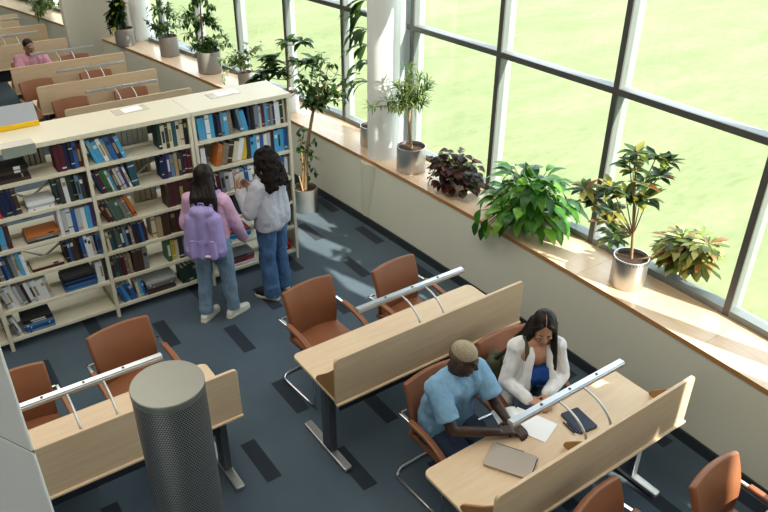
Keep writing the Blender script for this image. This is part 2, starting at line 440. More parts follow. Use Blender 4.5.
# ------------------------------------------------------------------ desks
def rounded(x0, x1, y0, y1, r, corners='abcd', n=5):
    out = []
    for cx, cy, a0, k in ((x0, y0, 180, 'a'), (x1, y0, 270, 'b'), (x1, y1, 0, 'c'), (x0, y1, 90, 'd')):
        if k in corners:
            ox = cx + r if cx == x0 else cx - r; oy = cy + r if cy == y0 else cy - r
            for i in range(n + 1):
                t = math.radians(a0 + 90 * i / n); out.append((ox + r * math.cos(t), oy + r * math.sin(t)))
        else: out.append((cx, cy))
    return out
RX = Matrix.Rotation(PI/2, 4, 'X')
RYZ = Matrix(((0,0,1,0),(1,0,0,0),(0,1,0,0),(0,0,0,1)))       # prism (a,b,h) -> y=a, z=b, x=h
def make_desk(L):
    t = thing('reading_desk', 'x', 'desk')
    h = L / 2
    b = MB(); b.prism(rounded(-h, h, 0, .63, .05, 'cd'), .714, .74); b.build('tabletop', [M['wood']], t, bevel=.004)
    b = MB(); b.prism(rounded(-h, h, .698, 1.10, .035, 'cd'), 0, .024, 0, Matrix.Translation((0, .012, 0)) @ RX)
    b.box((-h, -.030, .694), (h, -.004, .712), 1)
    b.build('privacy_panel', [M['woodpanel'], M['wood']], t, bevel=.004)
    for x in (-h + .002, -.01, h - .022):
        g = MB(); g.prism([(.012, .741), (.262, .741), (.275, .755), (.262, .785), (.10, .92), (.012, 1.01)], x, x + .02, 0, RYZ)
        g.build('panel_bracket', M['bracket'], t, bevel=.004)
    for s in (-1, 1):
        x = s * (h - .085)
        lg = MB(); lg.box((x - .03, .19, .04), (x + .03, .31, .714)); lg.box((x - .034, .225, .05), (x + .034, .275, .70))
        lo = lg.build('leg', M['greysteel'], t, bevel=.006)
        fo = MB(); fo.prism(rounded(x - .035, x + .035, -.02, .60, .015), .004, .04); fo.build('foot', M['footmetal'], lo, bevel=.008)
    b = MB(); b.box((-h + .12, .145, .47), (h - .12, .152, .70)); b.build('modesty_panel', M['perfdark'], t)
    b = MB(); b.box((-.505, .278, 1.168), (.505, .332, 1.192)); b.box((-.505, .285, 1.192), (.505, .325, 1.202))
    for x in (-.25, .0, .25): b.box((x - .008, .296, 1.203), (x + .008, .312, 1.2065), 1)
    lamp = b.build('reading_lamp', [M['alu'], M['darkmetal']], t, bevel=.005)
    for s in (-1, 1):
        pts = []
        x = s * .112
        pts = [(x, .034, .74), (x, .034, 1.0)]
        for i in range(1, 9):
            a = PI / 2 * i / 8
            pts.append((x, .034 + .24 * (1 - math.cos(a)), 1.0 + .172 * math.sin(a)))
        pts.append((x, .305, 1.173))
        a = MB(); a.tube(pts, .0085, 10); a.build('lamp_arm', M['steel'], lamp, smooth=60)
    return t
DG = 'reading desks with privacy panels and strip lamps'
desk0 = make_desk(1.79)
desks = [
    (2.88, 3.363, 1.0, 'empty maple reading desk with brown chairs behind it, between the bookcase and the students'),
    (.51, 3.661, 1.0, 'shaded maple reading desk partly hidden by the perforated metal cylinder'),
    (2.98, 1.863, 1.0, 'maple reading desk where the two seated students work with laptop and paper'),
    (3.08, .45, 1.0, 'reading desk cut off at the frame bottom, only a pale corner showing'),
    (2.70, 9.68, .96, 'reading desk just behind the bookcase, its panel rising over the shelf top'),
    (2.63, 10.88, .96, 'second reading desk behind the bookcase, white strip lamp above its panel'),
    (2.53, 12.08, .96, 'third reading desk behind the bookcase, where the man in pink sits'),
    (2.02, 13.58, .96, 'fourth reading desk behind the bookcase, its end hidden by the pale partition'),
    (1.98, 14.87, .96, 'fifth reading desk behind the bookcase, small, beyond the man in pink'),
    (1.74, 16.07, .96, 'last reading desk of the distant row, smallest, under far window plants'),
]
for i, (x, y, sx, lab) in enumerate(desks):
    o = desk0 if i == 0 else copy_tree(desk0)
    o.location = (x, y, 0); o.scale = (sx, 1, 1); tag(o, lab, 'desk', DG)

# ------------------------------------------------------------------ chairs (sitter faces -y)
def make_chair():
    t = thing('armchair', 'x', 'chair')
    b = MB()
    b.slab(lambda u, v: (-.235 + .47 * u, -.24 + .46 * v, .455 + .018 * (1 - (2*u-1)**2) - .03 * (1 - v) ** 3 * 1.0), 8, 8, .06)
    b.build('seat', M['leather'], t, smooth=50, bevel=.02, segs=3)
    b = MB()
    def back(u, v):
        w = .225 + .022 * math.sin(v * PI * .55)
        x = (2 * u - 1) * w
        z = .43 + .47 * v + .012 * v * (1 - (2 * u - 1) ** 2)
        y = .205 + .045 * v + .035 * v * v - .028 * (2 * u - 1) ** 2 - .03 * math.sin(PI * v)
        return (x, y, z)
    b.slab(back, 10, 12, .044)
    b.build('backrest', M['leather'], t, smooth=50, bevel=.014, segs=3)
    for s in (-1, 1):
        b = MB()
        b.slab(lambda u, v: (s * .285 - .024 + .048 * u, -.225 + .36 * v, .655 - .075 * (1 - v) ** 3 + .01 * v), 3, 10, .03)
        arm = b.build('armrest', M['leather'], t, smooth=50, bevel=.01, segs=3)
        c = MB(); c.box((s * .285 - .013, .10, .652), (s * .285 + .013, .255, .668)); c.box((s * .285 - (.013 if s < 0 else .06), .235, .652), (s * .285 + (.06 if s < 0 else .013), .255, .668))
        c.build('arm_bracket', M['chrome'], arm, bevel=.004)
    fr = MB()
    for s in (-1, 1):
        x = s * .285
        pts = [(x, .02, .645), (x, -.12, .632), (x, -.195, .60), (x, -.215, .55), (x, -.235, .12), (x, -.225, .05), (x, -.18, .016), (x, -.1, .014), (x, .20, .014), (x, .26, .016)]
        if s < 0: left = pts
        else: right = pts
    path = left + [(-.25, .30, .016), (-.2, .315, .016), (.2, .315, .016), (.25, .30, .016)] + right[::-1]
    fr.tube(path, .0125, 10)
    fr.tube([(-.285, -.222, .42), (.285, -.222, .42)], .010, 8)
    fr.tube([(-.2, -.222, .42), (-.2, .20, .43)], .010, 8); fr.tube([(.2, -.222, .42), (.2, .20, .43)], .010, 8)
    fr.build('frame', M['chrome'], t, smooth=60)
    return t
chair0 = make_chair()
CG = 'cognac leather cantilever armchairs at the reading desks'
chairs = [
    (2.485, 4.33, 4, 'brown leather armchair at the empty desk, the one nearer the bookcase'),
    (3.30, 4.20, 6, 'brown leather armchair at the empty desk, beside the window wall'),
    (.985, 4.63, 5, 'brown leather armchair behind the perforated cylinder, in front of the low shelves'),
    (.16, 4.50, 3, 'dark brown armchair partly cut off by the pale partition panel'),
    (2.63, 2.83, 2, 'brown leather armchair the man in the blue T-shirt sits in'),
    (3.33, 2.87, -4, 'brown leather armchair the woman in the white shirt sits in'),
    (2.72, 1.40, 8, 'brown chair back peeking up at the frame bottom under the students desk'),
    (3.46, 1.13, 2, 'brown leather armchair with a sunlit backrest by the window wall'),
    (2.15, 10.50, 0, 'brown chair at the desk just behind the bookcase, away from the window'),
    (3.02, 10.50, 0, 'brown chair at the desk just behind the bookcase, on the window side'),
    (1.98, 11.70, 4, 'brown chair at the second desk behind the bookcase, sticking out past its end'),
    (2.86, 11.70, 0, 'brown chair at the second desk behind the bookcase, on the window side'),
    (2.10, 12.92, 0, 'chair the distant man in pink sits in'),
    (2.84, 12.86, 0, 'brown chair beside the distant man in pink'),
]
for i, (x, y, r, lab) in enumerate(chairs):
    o = chair0 if i == 0 else copy_tree(chair0)
    o.location = (x, y, 0); o.rotation_euler = (0, 0, math.radians(r)); tag(o, lab, 'chair', CG)
# ------------------------------------------------------------------ bookcases
Y0, Y1 = 6.36, 6.87
SZ = [1.62, 1.32, 1.02, .73, .43, .13]            # shelf tops, from the top shelf down
def bookcase(label, ups, ux_tops, x0, x1):
    t = thing('bookcase', label, 'bookcase', ((x0 + x1) / 2, Y0, 0), 0, 'cream double-sided metal bookcases')
    ox = (x0 + x1) / 2
    def loc(b, name, m, bev=.003):
        b.v = [p - V((ox, Y0, 0)) for p in b.v]; return b.build(name, m, t, bevel=bev)
    b = MB(); b.box((x0 - .012, Y0 - .008, 1.885), (x1 + .012, Y1 + .008, 1.93)); loc(b, 'top_board', M['cream'])
    for u in ups:
        b = MB(); b.box((u - .017, Y0, 0), (u + .017, Y0 + .035, 1.885)); b.box((u - .017, Y1 - .035, 0), (u + .017, Y1, 1.885))
        b.box((u - .008, Y0 + .035, .06), (u + .008, Y1 - .035, 1.885)); loc(b, 'upright', M['cream'])
    for i in range(len(ups) - 1):
        a, c = ups[i] + .018, ups[i+1] - .018
        for k, z in enumerate(SZ):
            for ya, yb, lip in ((Y0 + .004, Y0 + .235, 0), (Y1 - .235, Y1 - .004, 1)):
                b = MB(); b.box((a, ya, z - .012), (c, yb, z))
                if lip == 0: b.box((a, ya, z - .034), (c, ya + .008, z - .012)); b.box((a, yb - .004, z), (c, yb, z + .03))
                else: b.box((a, yb - .008, z - .034), (c, yb, z - .012))
                loc(b, 'shelf', M['cream'], .002)
        # crossed stiffening bars between the two sides
        for z0, z1 in ((.45, 1.05), (1.05, 1.65)):
            b = MB()
            for s in (0, 1):
                p = V((a, (Y0+Y1)/2 - .008 + .016 * s, z0 if s == 0 else z1)); q = V((c, (Y0+Y1)/2 - .008 + .016 * s, z1 if s == 0 else z0))
                b.tube([p, q], .010, 6)
            loc(b, 'cross_brace', M['cream'], None)
    return t
bookcase('long cream metal bookcase of three bays, its far end cut off beside the partition panel', [-.68, .31, 1.297, 2.278], None, -.69, 2.285)
bookcase('cream metal bookcase bay ending beside the potted ficus on the floor', [2.317, 3.33], None, 2.311, 3.345)

CC = {'c': ('sky blue', (.085, .36, .60)), 'b': ('blue', (.035, .13, .36)), 'n': ('navy', (.018, .03, .085)), 'k': ('black', (.014, .014, .017)),
      'd': ('charcoal', (.05, .052, .06)), 'g': ('grey', (.22, .23, .24)), 'l': ('pale grey', (.46, .47, .48)), 'w': ('white', (.70, .71, .72)),
      'r': ('maroon', (.105, .022, .032)), 'R': ('red', (.42, .045, .035)), 'G': ('dark green', (.025, .06, .045)), 'e': ('green', (.06, .17, .075)),
      't': ('teal', (.03, .105, .135)), 'T': ('tan', (.42, .32, .20)), 'y': ('yellow', (.62, .47, .06)), 'o': ('orange', (.52, .17, .04)),
      'B': ('dark brown', (.075, .045, .032)), 'p': ('purple', (.11, .06, .20)), 's': ('steel blue', (.14, .24, .35)), 'm': ('cream', (.62, .56, .42)),
      'P': ('pink', (.52, .10, .20)), 'v': ('grey green', (.10, .15, .13)), 'x': ('taupe', (.26, .21, .17))}
BM = {}
for k, (nm, c) in CC.items():
    BM[k] = mat(nm + ' cover', c, .5, noise=(30, .35, tuple(min(1, a * 1.25 + .01) for a in c)))
BANDS = [mat('label white', (.65, .66, .66), .6), mat('label gold', (.40, .30, .14), .5), mat('label dark', (.05, .05, .06), .6)]
book_cache = {}
def book_mesh(key, th, h, dep, band):
    """spine faces -y, foot at z=0, thickness along x from 0"""
    b = MB(); c = .0025
    b.box((0, 0, 0), (c, dep, h), 0); b.box((th - c, 0, 0), (th, dep, h), 0); b.box((c, 0, 0), (th - c, c, h), 0)
    b.box((c, c, .004), (th - c, dep - .005, h - .004), 1)
    if band == 0: b.box((th * .12, -.0006, h * .66), (th * .88, 0, h * .82), 2)
    elif band == 1: b.box((0, -.0006, h * .10), (th, 0, h * .16), 2)
    elif band == 2: b.box((th * .2, -.0006, h * .25), (th * .8, 0, h * .75), 2)
    elif band == 3: b.box((0, -.0006, h * .80), (th, 0, h * .84), 2); b.box((0, -.0006, h * .2), (th, 0, h * .24), 2)
    return b
ORD = ['first', 'second', 'third', 'fourth', 'fifth', 'sixth', 'seventh', 'eighth', 'ninth', 'tenth', 'eleventh', 'twelfth', 'thirteenth', 'fourteenth',
       'fifteenth', 'sixteenth', 'seventeenth', 'eighteenth', 'nineteenth', 'twentieth', 'twenty-first', 'twenty-second', 'twenty-third', 'twenty-fourth', 'twenty-fifth', 'twenty-sixth']
ROWN = ['top shelf', 'second shelf', 'third shelf', 'fourth shelf', 'fifth shelf', 'bottom shelf']
BAYN = {'L': 'bay by the partition', 'M': 'middle bay', 'W': 'bay by the ficus'}
BAYX = {'L': (.33, 1.278), 'M': (1.318, 2.258), 'W': (2.335, 3.31)}
def x_at(u, z):
    lo, hi = -1.5, 4.5
    for _ in range(40):
        m = (lo + hi) / 2
        if proj((m, Y0 + .03, z))[0] < u: lo = m
        else: hi = m
    return lo
count = {}
def place_book(bay, row, code, th, h, dep, Mx, how):
    b = book_mesh(code, th, h, dep, rnd.choice((0, 1, 2, 3, 9, 9)))
    o = b.build('book', [BM[code], M['pages'], rnd.choice(BANDS) if code not in 'wlm' else BANDS[rnd.choice((1, 2))]])
    o.matrix_world = Mx
    k = (bay, row, how); count[k] = count.get(k, 0) + 1
    nth = ORD[min(count[k] - 1, 25)]
    nm = CC[code][0]
    if how == 'stack': lab = f'{nm} book lying flat, {nth} up the pile, {ROWN[row]}, {BAYN[bay]}'
    elif how == 'rear': lab = f'{nm} pages, {nth} book along the rear row, {ROWN[row]}, {BAYN[bay]}'
    elif how == 'leaning': lab = f'{nm} leaning book, {nth} of those leaning, {ROWN[row]}, {BAYN[bay]}'
    else: lab = f'{nm} book, {nth} upright counting toward the ficus, {ROWN[row]}, {BAYN[bay]}'
    tag(o, lab, 'book', f'books on the {ROWN[row]} of the {BAYN[bay]}')
def fit(bay, x0, x1):
    a, b = BAYX[bay]; return max(x0, a + .002), min(x1, b - .002)
def S(bay, row, u0, u1, codes, lean=0, h=.235, dep=.165):
    z = SZ[row]; x0, x1 = fit(bay, x_at(u0, z), x_at(u1, z))
    if lean < 0: x0 = max(x0, BAYX[bay][0] + .004 + .95 * h * math.sin(math.radians(-lean)))
    if lean > 0: x1 = min(x1, BAYX[bay][1] - .004 - .95 * h * math.sin(math.radians(lean)))
    ws = [rnd.uniform(.8, 1.25) for _ in codes]; tot = sum(ws); le = math.radians(lean)
    span = (x1 - x0) * (1 if not lean else 1)
    x = x0
    for w, c in zip(ws, codes):
        slot = span * w / tot; th = slot * math.cos(le) * .96
        hh = h * rnd.uniform(.9, 1.04); dd = dep * rnd.uniform(.9, 1.08)
        hh = min(hh, (.262 - abs(math.sin(le)) * th) / max(.5, math.cos(le)))
        if lean < 0:      # top leans toward -x
            Mx = Matrix.Translation((x + slot - th * math.cos(le), Y0 + .022 + rnd.uniform(0, .02), z + .0015 + th * math.sin(-le) * 0)) @ Matrix.Rotation(le, 4, 'Y')
            Mx = Matrix.Translation((0, 0, th * 0)) @ Mx
        elif lean > 0:
            Mx = Matrix.Translation((x, Y0 + .022 + rnd.uniform(0, .02), z + .0015 + th * math.sin(le))) @ Matrix.Rotation(le, 4, 'Y')
        else:
            Mx = Matrix.Translation((x, Y0 + .022 + rnd.uniform(0, .02), z + .0008))
        place_book(bay, row, c, th, hh, dd, Mx, 'leaning' if lean else 'upright'); x += slot
def B(bay, row, u0, u1, codes, h=.235):
    z = SZ[row]; x0, x1 = fit(bay, x_at(u0, z), x_at(u1, z))
    n = len(codes)
    for i, c in enumerate(codes):
        slot = (x1 - x0) / n; th = slot * .93
        Mx = Matrix.Translation((x0 + slot * i + th, Y1 - .03, z + .0008)) @ Matrix.Rotation(PI, 4, 'Z')
        place_book(bay, row, c, th, h * rnd.uniform(.92, 1.05), .165, Mx, 'rear')
def H(bay, row, u0, u1, codes, th=.03, dep=.18, rot=0):
    z = SZ[row]; x0, x1 = fit(bay, x_at(u0, z), x_at(u1, z)); zz = z + .001
    for c in codes:
        t2 = th * rnd.uniform(.8, 1.25); L = (x1 - x0) * rnd.uniform(.88, 1.0)
        # lying with the spine to the front: long side along x
        off = (x1 - x0 - L) * rnd.random()
        Mx = Matrix.Translation((x0 + off, Y0 + .02 + rnd.uniform(0, .02), zz + t2)) @ Matrix.Rotation(PI / 2, 4, 'Y')
        place_book(bay, row, c, t2, L, dep, Mx, 'stack'); zz += t2 + .0006
# bay beside the partition panel
H('L', 0, -12, 33, 'BkBk', .035); B('L', 0, 34, 55, 'BdBB'); S('L', 0, 58, 88, 'rrnnbr', 0, .245)
S('L', 1, -18, 3, 'RrR', 0, .235); S('L', 1, 4, 23, 'nnnB', -4, .24); H('L', 1, 28, 57, 'wlw', .026); S('L', 1, 58, 94, 'GdwGksdk', -2, .245)
S('L', 2, -10, 14, 'dBcr', 0, .22); H('L', 2, 27, 62, 'dTxo', .016, .2); S('L', 2, 62, 100, 'wlwblwcp', 0, .245)
S('L', 3, -3, 30, 'dgnbdglcw', -5, .235); H('L', 3, 33, 65, 'rm', .028); S('L', 3, 68, 106, 'kbBBkbwwlnb', -3, .23)
S('L', 4, 5, 55, 'lwwlgBwlwwwl', -10, .235); H('L', 4, 66, 98, 'sbsnbkd', .020, .2); S('L', 4, 99, 112.5, 'wwd', 0, .23)
S('L', 5, 15, 24, 'glw', -14, .21); H('L', 5, 26, 56, 'sbbsdk', .022, .2)
# middle bay
S('M', 0, 95, 127, 'ccwsbnc', -16, .23); B('M', 0, 112, 160, 'wlwwlwwlw', .245); S('M', 0, 160, 193, 'GmGmtmmk', 0, .25)
S('M', 1, 100, 133, 'nreewcBwlpw', -14, .235); S('M', 1, 133, 140, 't', -6, .25); B('M', 1, 141, 162, 'xmxlx'); S('M', 1, 163, 196, 'nnpsTdnrr', 0, .245)
S('M', 2, 104, 133, 'rdvvegx', -16, .225); S('M', 2, 134, 138, 'o', -18, .24); B('M', 2, 146, 168, 'mxmB'); S('M', 2, 168, 200, 'BrBrBr', 0, .25)
S('M', 3, 107, 149, 'mtdvdsnTdnbr', -4, .215); S('M', 3, 154, 172, 'mTBB', 0, .235); S('M', 3, 173, 203, 'BrBBm', 0, .25)
S('M', 4, 111, 134, 'dvdrxx', -2, .215); S('M', 4, 135, 150, 'BBg', 0, .225); S('M', 4, 169, 208, 'eymdgbkbB', 0, .24)
S('M', 5, 119, 138, 'bcbb', -16, .21); S('M', 5, 139, 147, 'mcb', -6, .2); H('M', 5, 148, 178, 'Bdxgl', .026, .2); S('M', 5, 183, 209, 'GGGGGG', 0, .2)
# bay beside the ficus
S('W', 0, 200, 233, 'ccwcknscx', -2, .235); S('W', 0, 241, 249, 'sc', -11, .235); S('W', 0, 249, 287, 'nkgslrcggnwwGm', -2, .25)
B('W', 0, 205, 250, 'dgdgdgdgdg', .25)
S('W', 1, 203, 208, 'w', 0, .23); S('W', 1, 216, 247, 'oxBmwy', 14, .23); S('W', 1, 248, 272, 'dccwbwl', 0, .235); S('W', 1, 272, 288, 'rcccb', 0, .255)
B('W', 1, 210, 234, 'xBx')
S('W', 2, 206, 254, 'bcwrglwlwcbw', -4, .22); S('W', 2, 262, 289, 'gsdwcbw', 0, .23)
S('W', 3, 208, 256, 'kkdkkdkkk', -4, .235); S('W', 3, 270, 290, 'gdkB', 0, .23)
H('W', 4, 225, 252, 'wcbcR', .026, .2); S('W', 4, 281, 291, 'yyeG', 0, .22)
H('W', 5, 226, 256, 'wPRg', .03, .2); H('W', 5, 272, 292, 'RrR', .03, .2)

# things on top of the bookcase
t = thing('display_sign', 'low grey sign board with a bright yellow strip, standing on the bookcase top', 'sign', (.80, 6.80, 1.931))
b = MB(); b.prism([(0, .045), (.05, .045), (.085, .19), (.075, .195)], -.30, .265, 0, RYZ); b.build('board', mat('grey board', (.36, .38, .42), .5), t)
b = MB(); b.box((-.30, -.01, 0), (.265, .055, .045)); b.build('yellow_strip', mat('yellow strip', (.80, .50, .01), .45), t, bevel=.003)
acr = mat('acrylic', (.55, .56, .52), .15, 0, .6)
t = thing('sign_holder', 'empty clear label holder hooked over the bookcase top edge, under the yellow sign', 'sign holder', (.80, 6.345, 1.934))
b = MB(); b.box((-.14, 0, 0), (.12, .14, .004)); b.build('top_plate', mat('pale acrylic', (.60, .56, .48), .2), t)
b = MB(); b.box((-.14, -.004, -.085), (.12, 0, .004)); b.build('front_plate', mat('greenish acrylic', (.28, .33, .29), .12), t)
for x, y, r, lab in ((1.86, 6.74, .05, 'white card in a flat holder on the bookcase top, above the middle bay'), (2.78, 6.70, .05, 'white card in a flat holder on the bookcase top, near the ficus')):
    t = thing('label_card', lab, 'card', (x, y, 1.931), r, 'white cards on the bookcase top')
    b = MB(); b.box((-.16, -.08, 0), (.16, .08, .003)); b.build('holder', mat('clear base', (.62, .59, .50), .15), t)
    b = MB(); b.box((-.08, -.065, .003), (.10, .065, .006)); b.build('card', M['paper'], t)

# ------------------------------------------------------------------ perforated cylinder
t = thing('perforated_cylinder', 'tall perforated grey metal cylinder with a flat pale cap, standing before the shaded desk', 'air vent', (.77, 3.0, 0))
b = MB(); b.lathe([(.187, .02), (.187, 1.70)], 64, caps=False); b.build('perforated_sleeve', M['perf'], t, smooth=60)
b = MB(); b.lathe([(.188, 1.70), (.1895, 1.702), (.1895, 1.738), (.186, 1.742)], 64); b.build('cap', mat('cap enamel', (.27, .27, .24), .38, .4), t, smooth=40)
b = MB(); b.lathe([(.2, 0), (.2, .02), (.188, .03)], 48); b.build('foot_ring', M['darkmetal'], t, smooth=40)
b = MB(); b.lathe([(.12, .02), (.12, 1.69)], 24); b.build('inner_duct', M['darkmetal'], t, smooth=40)

# ------------------------------------------------------------------ plants
def lm(nm, c, r=.4, tr=.3): return mat(nm, c, r, trans=tr)
GREENS = [lm('leaf dark', (.026, .065, .022)), lm('leaf mid', (.055, .125, .038)), lm('leaf light', (.13, .225, .065))]
PALE = [lm('pale leaf dark', (.06, .12, .04)), lm('pale leaf', (.17, .25, .10)), lm('pale leaf light', (.30, .38, .16))]
LILY = [lm('lily dark', (.035, .12, .02), .3), lm('lily mid', (.08, .23, .035), .3), lm('lily light', (.19, .38, .06), .3)]
RED = [lm('begonia dark', (.035, .018, .015)), lm('begonia wine', (.085, .025, .022)), lm('begonia green', (.07, .08, .03))]
CROT = [lm('croton green', (.075, .135, .04)), lm('croton yellow', (.36, .34, .09)), lm('croton red', (.27, .12, .05)), lm('croton dark', (.03, .07, .03))]
CROT2 = [lm('croton pale', (.50, .49, .20)), lm('croton olive', (.19, .24, .07)), lm('croton dark', (.05, .07, .02)), lm('croton rust', (.24, .12, .05))]
DARK = [lm('ivy dark', (.012, .035, .012)), lm('ivy mid', (.03, .08, .02)), lm('ivy yellow', (.38, .42, .08))]
def pot(t, r, h, mt, collar=False, soilz=.88):
    b = MB(); b.lathe([(r * .96, 0), (r, .01), (r, h), (r * .94, h), (r * .92, h * .8)], 36, caps=False)
    b.add([(r * .96 * math.cos(2*PI*k/36), r * .96 * math.sin(2*PI*k/36), .001) for k in range(36)], [list(range(36))])
    if collar:
        for k in range(36):
            a = 2 * PI * (k + .5) / 36
            b.ball((r * math.cos(a), r * math.sin(a), h - .022), .006, 6, 4, 1)
    b.build('pot', [mt, M['black']], t, smooth=40)
    b = MB(); b.lathe([(r * .93, h * soilz - .03), (r * .93, h * soilz), (r * .4, h * soilz + .006), (.005, h * soilz + .008)], 24); b.build('soil', M['soil'], t, smooth=40)
def rdir(): 
    a = rnd.uniform(0, 2*PI); z = rnd.uniform(-1, 1); q = math.sqrt(1 - z*z); return V((q*math.cos(a), q*math.sin(a), z))
def tuft(b, c, n, L, W, nm, up=.3, bend=.6, fold=.25, spread=1.0, shape=1.0, seg=4, wts=None):
    """rosette of leaves about the point c"""
    for k in range(n):
        a = 2 * PI * k * .381966 + rnd.uniform(-.3, .3)
        el = up + rnd.uniform(-.45, .55) * spread
        d = V((math.cos(a) * math.cos(el), math.sin(a) * math.cos(el), math.sin(el)))
        mi = rnd.choices(range(nm), wts)[0] if wts else rnd.randrange(nm)
        b.leaf(V(c) + d * .01, d, (0, 0, 1), L * rnd.uniform(.7, 1.15), W * rnd.uniform(.75, 1.15), bend * rnd.uniform(.4, 1.4), fold, mi, seg, shape)
def sprays(b, path, n, L, W, nm, jitter=.05, wts=None, bend=.5, down=.1, seg=3):
    """leaves set along a twig"""
    for k in range(n):
        s = rnd.uniform(.15, 1.0) * (len(path) - 1); i = min(int(s), len(path) - 2); f = s - i
        p = V(path[i]).lerp(V(path[i+1]), f)
        t = (V(path[i+1]) - V(path[i])).normalized()
        d = (rdir() + t * .6 - V((0, 0, down))).normalized()
        mi = rnd.choices(range(nm), wts)[0] if wts else rnd.randrange(nm)
        b.leaf(p + rdir() * jitter * .3, d, (0, 0, 1), L * rnd.uniform(.7, 1.2), W * rnd.uniform(.7, 1.15), bend * rnd.uniform(.3, 1.4), .25, mi, seg)
def twig(p, q, sag=.0, n=5, wob=.02):
    p, q = V(p), V(q); out = []
    for i in range(n + 1):
        f = i / n; c = p.lerp(q, f); c += V((rnd.uniform(-wob, wob), rnd.uniform(-wob, wob), rnd.uniform(-wob, wob))) * (1 if 0 < i < n else 0)
        c.z -= sag * 4 * f * (1 - f) * -1; out.append(c)
    return out

def plant_base(name, label, base, group=None): return thing(name, label, 'plant', base, 0, group)
SG = 'potted plants along the window sill'
# croton with a second drooping head
base = V((4.79, 3.10, .841)); t = plant_base('croton', 'croton in a steel pot with yellow-green rosettes and one long drooping leaf head', base, SG)
pot(t, .148, .275, M['steel'], True)
st, fo, fo2 = MB(), MB(), MB()
def W2L(p): return p - base
root = V((0, 0, .25))
P_ = lambda u, v, dx=0: W2L(at_p(u, v, base + V((dx, 0, 0))))
top = P_(637, 155)
main = [root, P_(633, 235) * 1.0, P_(634, 205), P_(635, 180), top]
st.tube(main, [.013, .012, .010, .008, .006], 8)
heads = [(639, 152), (652, 160), (626, 164), (646, 184), (656, 178), (616, 186), (606, 192), (586, 189), (598, 205), (610, 212), (622, 196), (604, 222), (616, 232), (650, 198), (632, 172), (612, 240), (594, 198), (664, 163), (640, 200)]
for (u, v) in heads:
    e = P_(u, v) + V((rnd.uniform(-.05, .05), 0, 0)); j = min(range(1, 5), key=lambda i: (main[i] - e).length + (0.25 if main[i].z > e.z else 0))
    s0 = main[max(1, j - 1)]
    st.tube([s0, (s0 + e) / 2 + V((0, 0, -.01)), e], [.006, .005, .004], 6)
    tuft(fo, e, 15, .150, .060, 4, .25, .5, wts=(6, 4, 1, 2))
dro = P_(697, 255, .02)
for k, off in enumerate((V((0, 0, .03)), V((0.02, 0.05, -.01)))):
    a = root + V((.03, -.03, -.01)); e = dro + off + V((-.05, .05, 0))
    st.tube([a, a + V((.03, -.12, .08)), a.lerp(e, .55) + V((0, 0, .10 - .05 * k)), e], [.008, .008, .007, .006], 8)
for k in range(26):
    c = dro + V((rnd.uniform(-.12, .12), rnd.uniform(-.17, .21), rnd.uniform(-.08, .15)))
    tuft(fo2, c, 18, .20, .056, 4, .0, .7, wts=(4, 4, 2, 2), shape=2)
st.build('stem', M['bark'], t, smooth=60); fo.build('foliage', CROT, t, smooth=180); fo2.build('drooping_foliage', CROT2, t, smooth=180)
# peace lily
base = V((4.82, 4.34, .841)); t = plant_base('peace_lily', 'broad lush green peace lily spilling over its pot on the sill', base, SG)
pot(t, .14, .19, M['steel'])
fo, st = MB(), MB()
for k in range(210):
    a = rnd.uniform(0, 2*PI); el = rnd.uniform(.25, 1.45) if k % 3 else rnd.uniform(-.05, .6)
    L = rnd.uniform(.20, .40) * (1.0 if el < .9 else 1.1)
    d = V((math.cos(a) * math.cos(el) * .9, math.sin(a) * math.cos(el) * 1.15, math.sin(el)))
    b0 = V((rnd.uniform(-.06, .06), rnd.uniform(-.06, .06), .17)); e = b0 + d * L
    st.tube([b0, b0.lerp(e, .5) + V((0, 0, .03)), e], [.0045, .004, .003], 5)
    out = V((d.x, d.y, rnd.uniform(-.5, .25) + (.3 if el > 1 else 0)))
    fo.leaf(e, out, (0, 0, 1), rnd.uniform(.17, .27), rnd.uniform(.08, .12), rnd.uniform(.5, 1.3), .22, rnd.choices((0, 1, 2), (3, 5, 3))[0])
for u, v in ((480, 215), (487, 230), (500, 226), (493, 222), (478, 226)):       # low leaves hanging in front of the sill edge
    e = at_p(u, v, V((4.50, 4.55, .8))) - base; e.x = min(e.x, -.36)
    st.tube([V((-.05, .03, .17)), V((-.2, .1, .24)), e + V((0, 0, .05))], [.0045, .004, .003], 5)
    fo.leaf(e + V((0, 0, .06)), V((-.3, .1, -.8)), (-1, 0, .3), .19, .095, .4, .2, rnd.randrange(3))
st.build('stem', M['stemgreen'], t, smooth=60); fo.build('foliage', LILY, t, smooth=180)
# begonia
base = V((4.79, 5.36, .841)); t = plant_base('begonia', 'wine-red leaved bushy begonia in a small steel pot on the sill', base, SG)
pot(t, .115, .20, M['steel'])
fo, st = MB(), MB()
for k in range(210):
    a = rnd.uniform(0, 2*PI); r = math.sqrt(rnd.random()) * .25
    e = V((r * math.cos(a) * .75, r * math.sin(a) * 1.3 + .03, .26 + rnd.uniform(-.10, .16) - r * .35 + (.06 if r < .12 else 0)))
    if k % 2 == 0: st.tube([V((0, 0, .17)), V((e.x * .5, e.y * .5, .26)), e], [.004, .003, .002], 5)
    d = V((math.cos(a), math.sin(a), rnd.uniform(-.6, .4)))
    fo.leaf(e, d, (0, 0, 1), rnd.uniform(.08, .125), rnd.uniform(.075, .115), rnd.uniform(.3, 1.0), .3, rnd.choices((0, 1, 2), (4, 4, 2))[0])
st.build('stem', M['stemgreen'], t, smooth=60); fo.build('foliage', RED, t, smooth=180)
